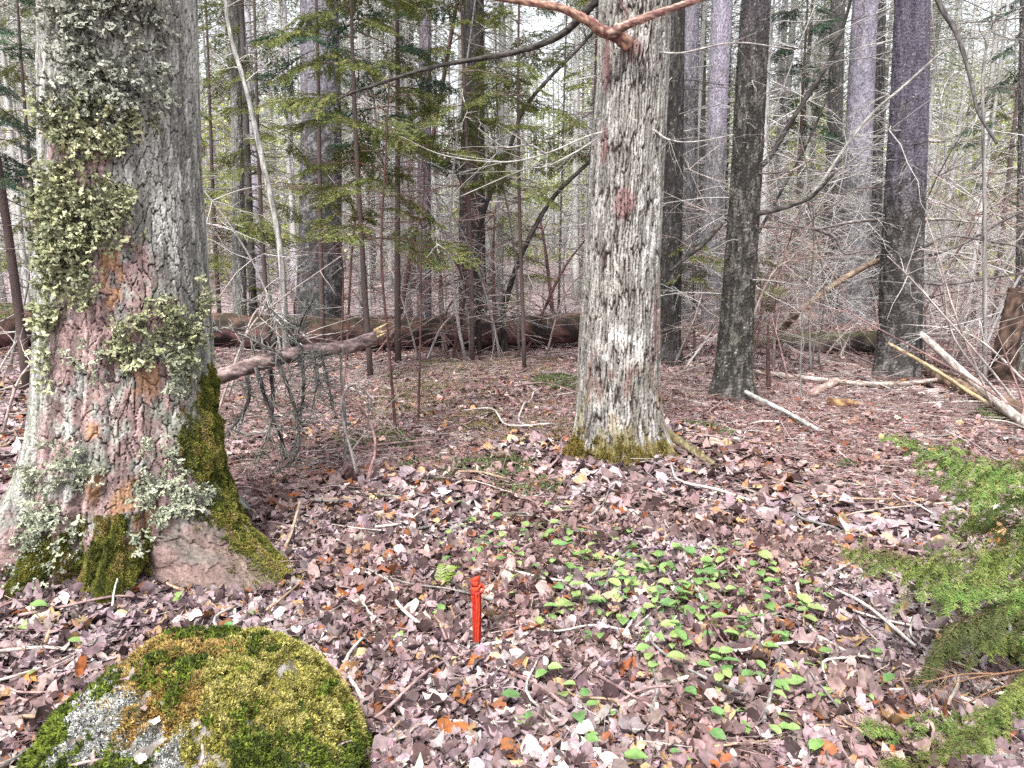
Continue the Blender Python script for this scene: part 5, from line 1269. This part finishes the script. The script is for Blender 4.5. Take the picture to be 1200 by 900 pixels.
def build_plants():
    rng = np.random.default_rng(19)
    pts = [(800 + a / 3, 600 + b / 3) for a, b in Z3] + [(400 + a / 3, 600 + b / 3) for a, b in Z2] + [(a / 3, 600 + b / 3) for a, b in Z1] + [(534, 588)]
    for _ in range(170):
        f = rng.random(); pts.append((580 + 330 * f + rng.normal(0, 55), 628 + 165 * f * rng.random() + rng.normal(0, 14) + 40 * f))
    for a, b in pts:
        p = gpt(a, b + 8); k = 2 if rng.random() < .3 else 1
        where = ("left around the mossy boulder" if a < 330 else "round the red flagged stake" if a < 590 and b > 640 else "in the far part of the seedling patch" if b < 690 and a > 560 else
                 "inside the hooked pale stick" if 690 < a < 895 and b < 800 else "along the right pinkish stick" if a >= 895 and b < 800 else "in the nearest part of the seedling patch" if b > 700 else "alone between the maples")
        h = rng.uniform(.03, .085); L = rng.uniform(.038, .068)
        size = "small" if L < .048 else "middling" if L < .058 else "large"
        lab = f"{size} {'two leaved' if k == 2 else 'single leaved'} bright green seedling {where}"
        t = thing("green_seedling", lab, "seedling", p, rng.random() * 6.283, lab.replace("seedling", "seedlings", 1))
        mb = MB(); lean = rng.normal(0, .25, 2) * h
        tube(mb, [[0, 0, -.01], [lean[0] * .4, lean[1] * .4, h * .6], [lean[0], lean[1], h]], [.0013, .0012, .001], 5, (.22, .30, .09)); mb.build("stem", M_LEAF, t)
        for q in range(k):
            V, Q = heart_leaf(rng, L * (1 if q == 0 else .75))
            yaw = rng.random() * 6.283 + q * 2.6; ti = rng.uniform(-.1, .75)
            V = (V @ rots(np.array([0.]), np.array([rng.normal(0, .25)]), np.array([-ti * .3]))[0].T) @ rotz(yaw).T + [lean[0], lean[1], h * (1 if q == 0 else .7)]
            c = np.array([[.27, .42, .16], [.34, .49, .20], [.21, .36, .15], [.39, .49, .21]])[rng.integers(4)] * rng.uniform(.85, 1.15)
            MB().add(V, Q, None, c).build("leaf", M_LEAF, t)
    # a little fern behind the stake
    p = gpt(516, 694); t = thing("fern", "small yellow green fern frond behind the red flagged stake", "fern", p, .6)
    for q in range(3):
        mb = MB(); a = q * .8 - .6
        P = np.array([[math.cos(a) * s * .11, math.sin(a) * s * .11, .09 * math.sin(s * 1.9)] for s in np.linspace(0, 1, 12)])
        tube(mb, P, .0009, 4, (.25, .30, .08))
        for k in range(2, 12):
            d = np.array([-math.sin(a), math.cos(a), 0]); l = .032 * (1.15 - k / 12)
            for sg in (-1, 1):
                e = P[k] + d * sg * l + (P[k] - P[k - 1]) * .6; w_ = (P[k] - P[k - 1]) * .35
                mb.add([P[k] - w_, P[k] + w_, e + w_ * .3 + [0, 0, .004], e - w_ * .3 + [0, 0, .002]], [[0, 1, 2, 3]], None, (.27, .37, .08))
        mb.build("frond", M_LEAF, t)
    # ground moss and low green sprigs: cover nobody could count
    mb = MB()
    for cx_, cy_, rx, ry, n, pal in ((560, 445, 130, 24, 6000, 1), (490, 475, 80, 24, 3500, 1), (625, 505, 60, 18, 2500, 1), (440, 520, 50, 18, 1500, 0), (700, 440, 60, 20, 1800, 1), (580, 424, 75, 12, 5000, 1), (655, 450, 34, 9, 3500, 0), (555, 490, 34, 9, 2500, 1), (500, 437, 45, 14, 2600, 0), (580, 547, 45, 11, 2200, 0), (500, 552, 40, 9, 1200, 0), (830, 506, 26, 6, 900, 0),
                                     (325, 640, 40, 22, 2600, 1), (620, 575, 60, 12, 900, 0), (20, 690, 50, 12, 2500, 0), (1000, 552, 14, 8, 400, 0), (720, 448, 30, 20, 900, 1), (790, 412, 20, 12, 1500, 1), (1160, 490, 18, 6, 600, 0)):
        a = rng.random(n) * 6.283; q = np.sqrt(rng.random(n))
        c0 = gpt(cx_, cy_); ex = gpt(cx_ + rx, cy_)[0] - c0[0]; ey = gpt(cx_, cy_ - ry)[1] - c0[1]
        x, y = c0[0] + ex * q * np.cos(a) , c0[1] + ey * q * np.sin(a)
        ok = (fbm(x * 5, y * 5, int(cx_), 3) > .45) & (rng.random(n) < .45); x, y = x[ok], y[ok]
        z = ground(x, y) + .018 + .03 * fbm(x * 9, y * 9, 4, 2)
        P_ = [(.15, .19, .09), (.19, .22, .11), (.12, .14, .07)] if pal == 0 else [(.25, .21, .10), (.29, .25, .13), (.2, .18, .09)]
        tufts(mb, np.c_[x, y, z], np.tile([0, 0, 1.0], (len(x), 1)), .028 if pal == 0 else .02, np.array(P_)[rng.integers(0, 3, len(x))], rng, 3, .9)
    tag(mb.build("ground_moss", M_MOSS, None, False), "thin moss and low green sprigs in patches on the litter", "moss", kind="stuff")
    # the biggest fallen leaves one can pick out
    for a, b, L, c, lab in ((718, 712, .085, (.46, .33, .22), "large tan curled leaf among the seedlings"), (752, 708, .08, (.55, .44, .33), "large pale leaf beside the tan curled one"), (36, 806, .075, (.50, .24, .08), "orange pointed leaf left of the mossy boulder"),
                            (470, 876, .08, (.44, .37, .33), "big wrinkled pale brown leaf at the bottom"), (597, 888, .08, (.32, .15, .07), "dark rusty leaf on the bottom edge"), (745, 890, .075, (.55, .42, .28), "folded buff leaf near the bottom edge"),
                            (1000, 765, .10, (.50, .35, .19), "long tan leaf right of the seedlings"), (455, 820, .07, (.42, .20, .09), "rust brown leaf below the tan crooked stick"), (620, 517, .10, (.55, .42, .27), "buff leaf left of the centre maple foot"),
                            (543, 828, .08, (.30, .14, .06), "narrow rust leaf below the stake"), (880, 652, .07, (.40, .20, .12), "rusty leaf at the far end of the hooked stick"), (320, 735, .11, (.55, .50, .49), "large whitish leaf behind the mossy boulder"),
                            (220, 735, .09, (.56, .50, .46), "white dry leaf behind the mossy boulder, near the root"), (478, 762, .10, (.58, .52, .50), "whitish flat leaf left of the stake foot"), (968, 888, .07, (.38, .17, .09), "rust leaf under the nearest fir bough"),
                            (816, 828, .07, (.48, .33, .24), "tan leaf inside the seedlings near the hooked stick"), (245, 682, .09, (.50, .38, .37), "pinkish curled leaf against the mossy root")):
        V, Q, T = leaf_template(rng, True)
        p = gpt(a, b) + [0, 0, .045]
        V = (V @ rots(np.array([0.]), np.array([rng.normal(.1, .25)]), np.array([rng.normal(0, .25)]))[0].T) @ rotz(rng.random() * 6.3).T * L * .62
        tag(MB().add(V, Q, T, c).build("fallen_leaf", M_LITTER, None, True, p), lab, "leaf")
build_plants()
build_litter()
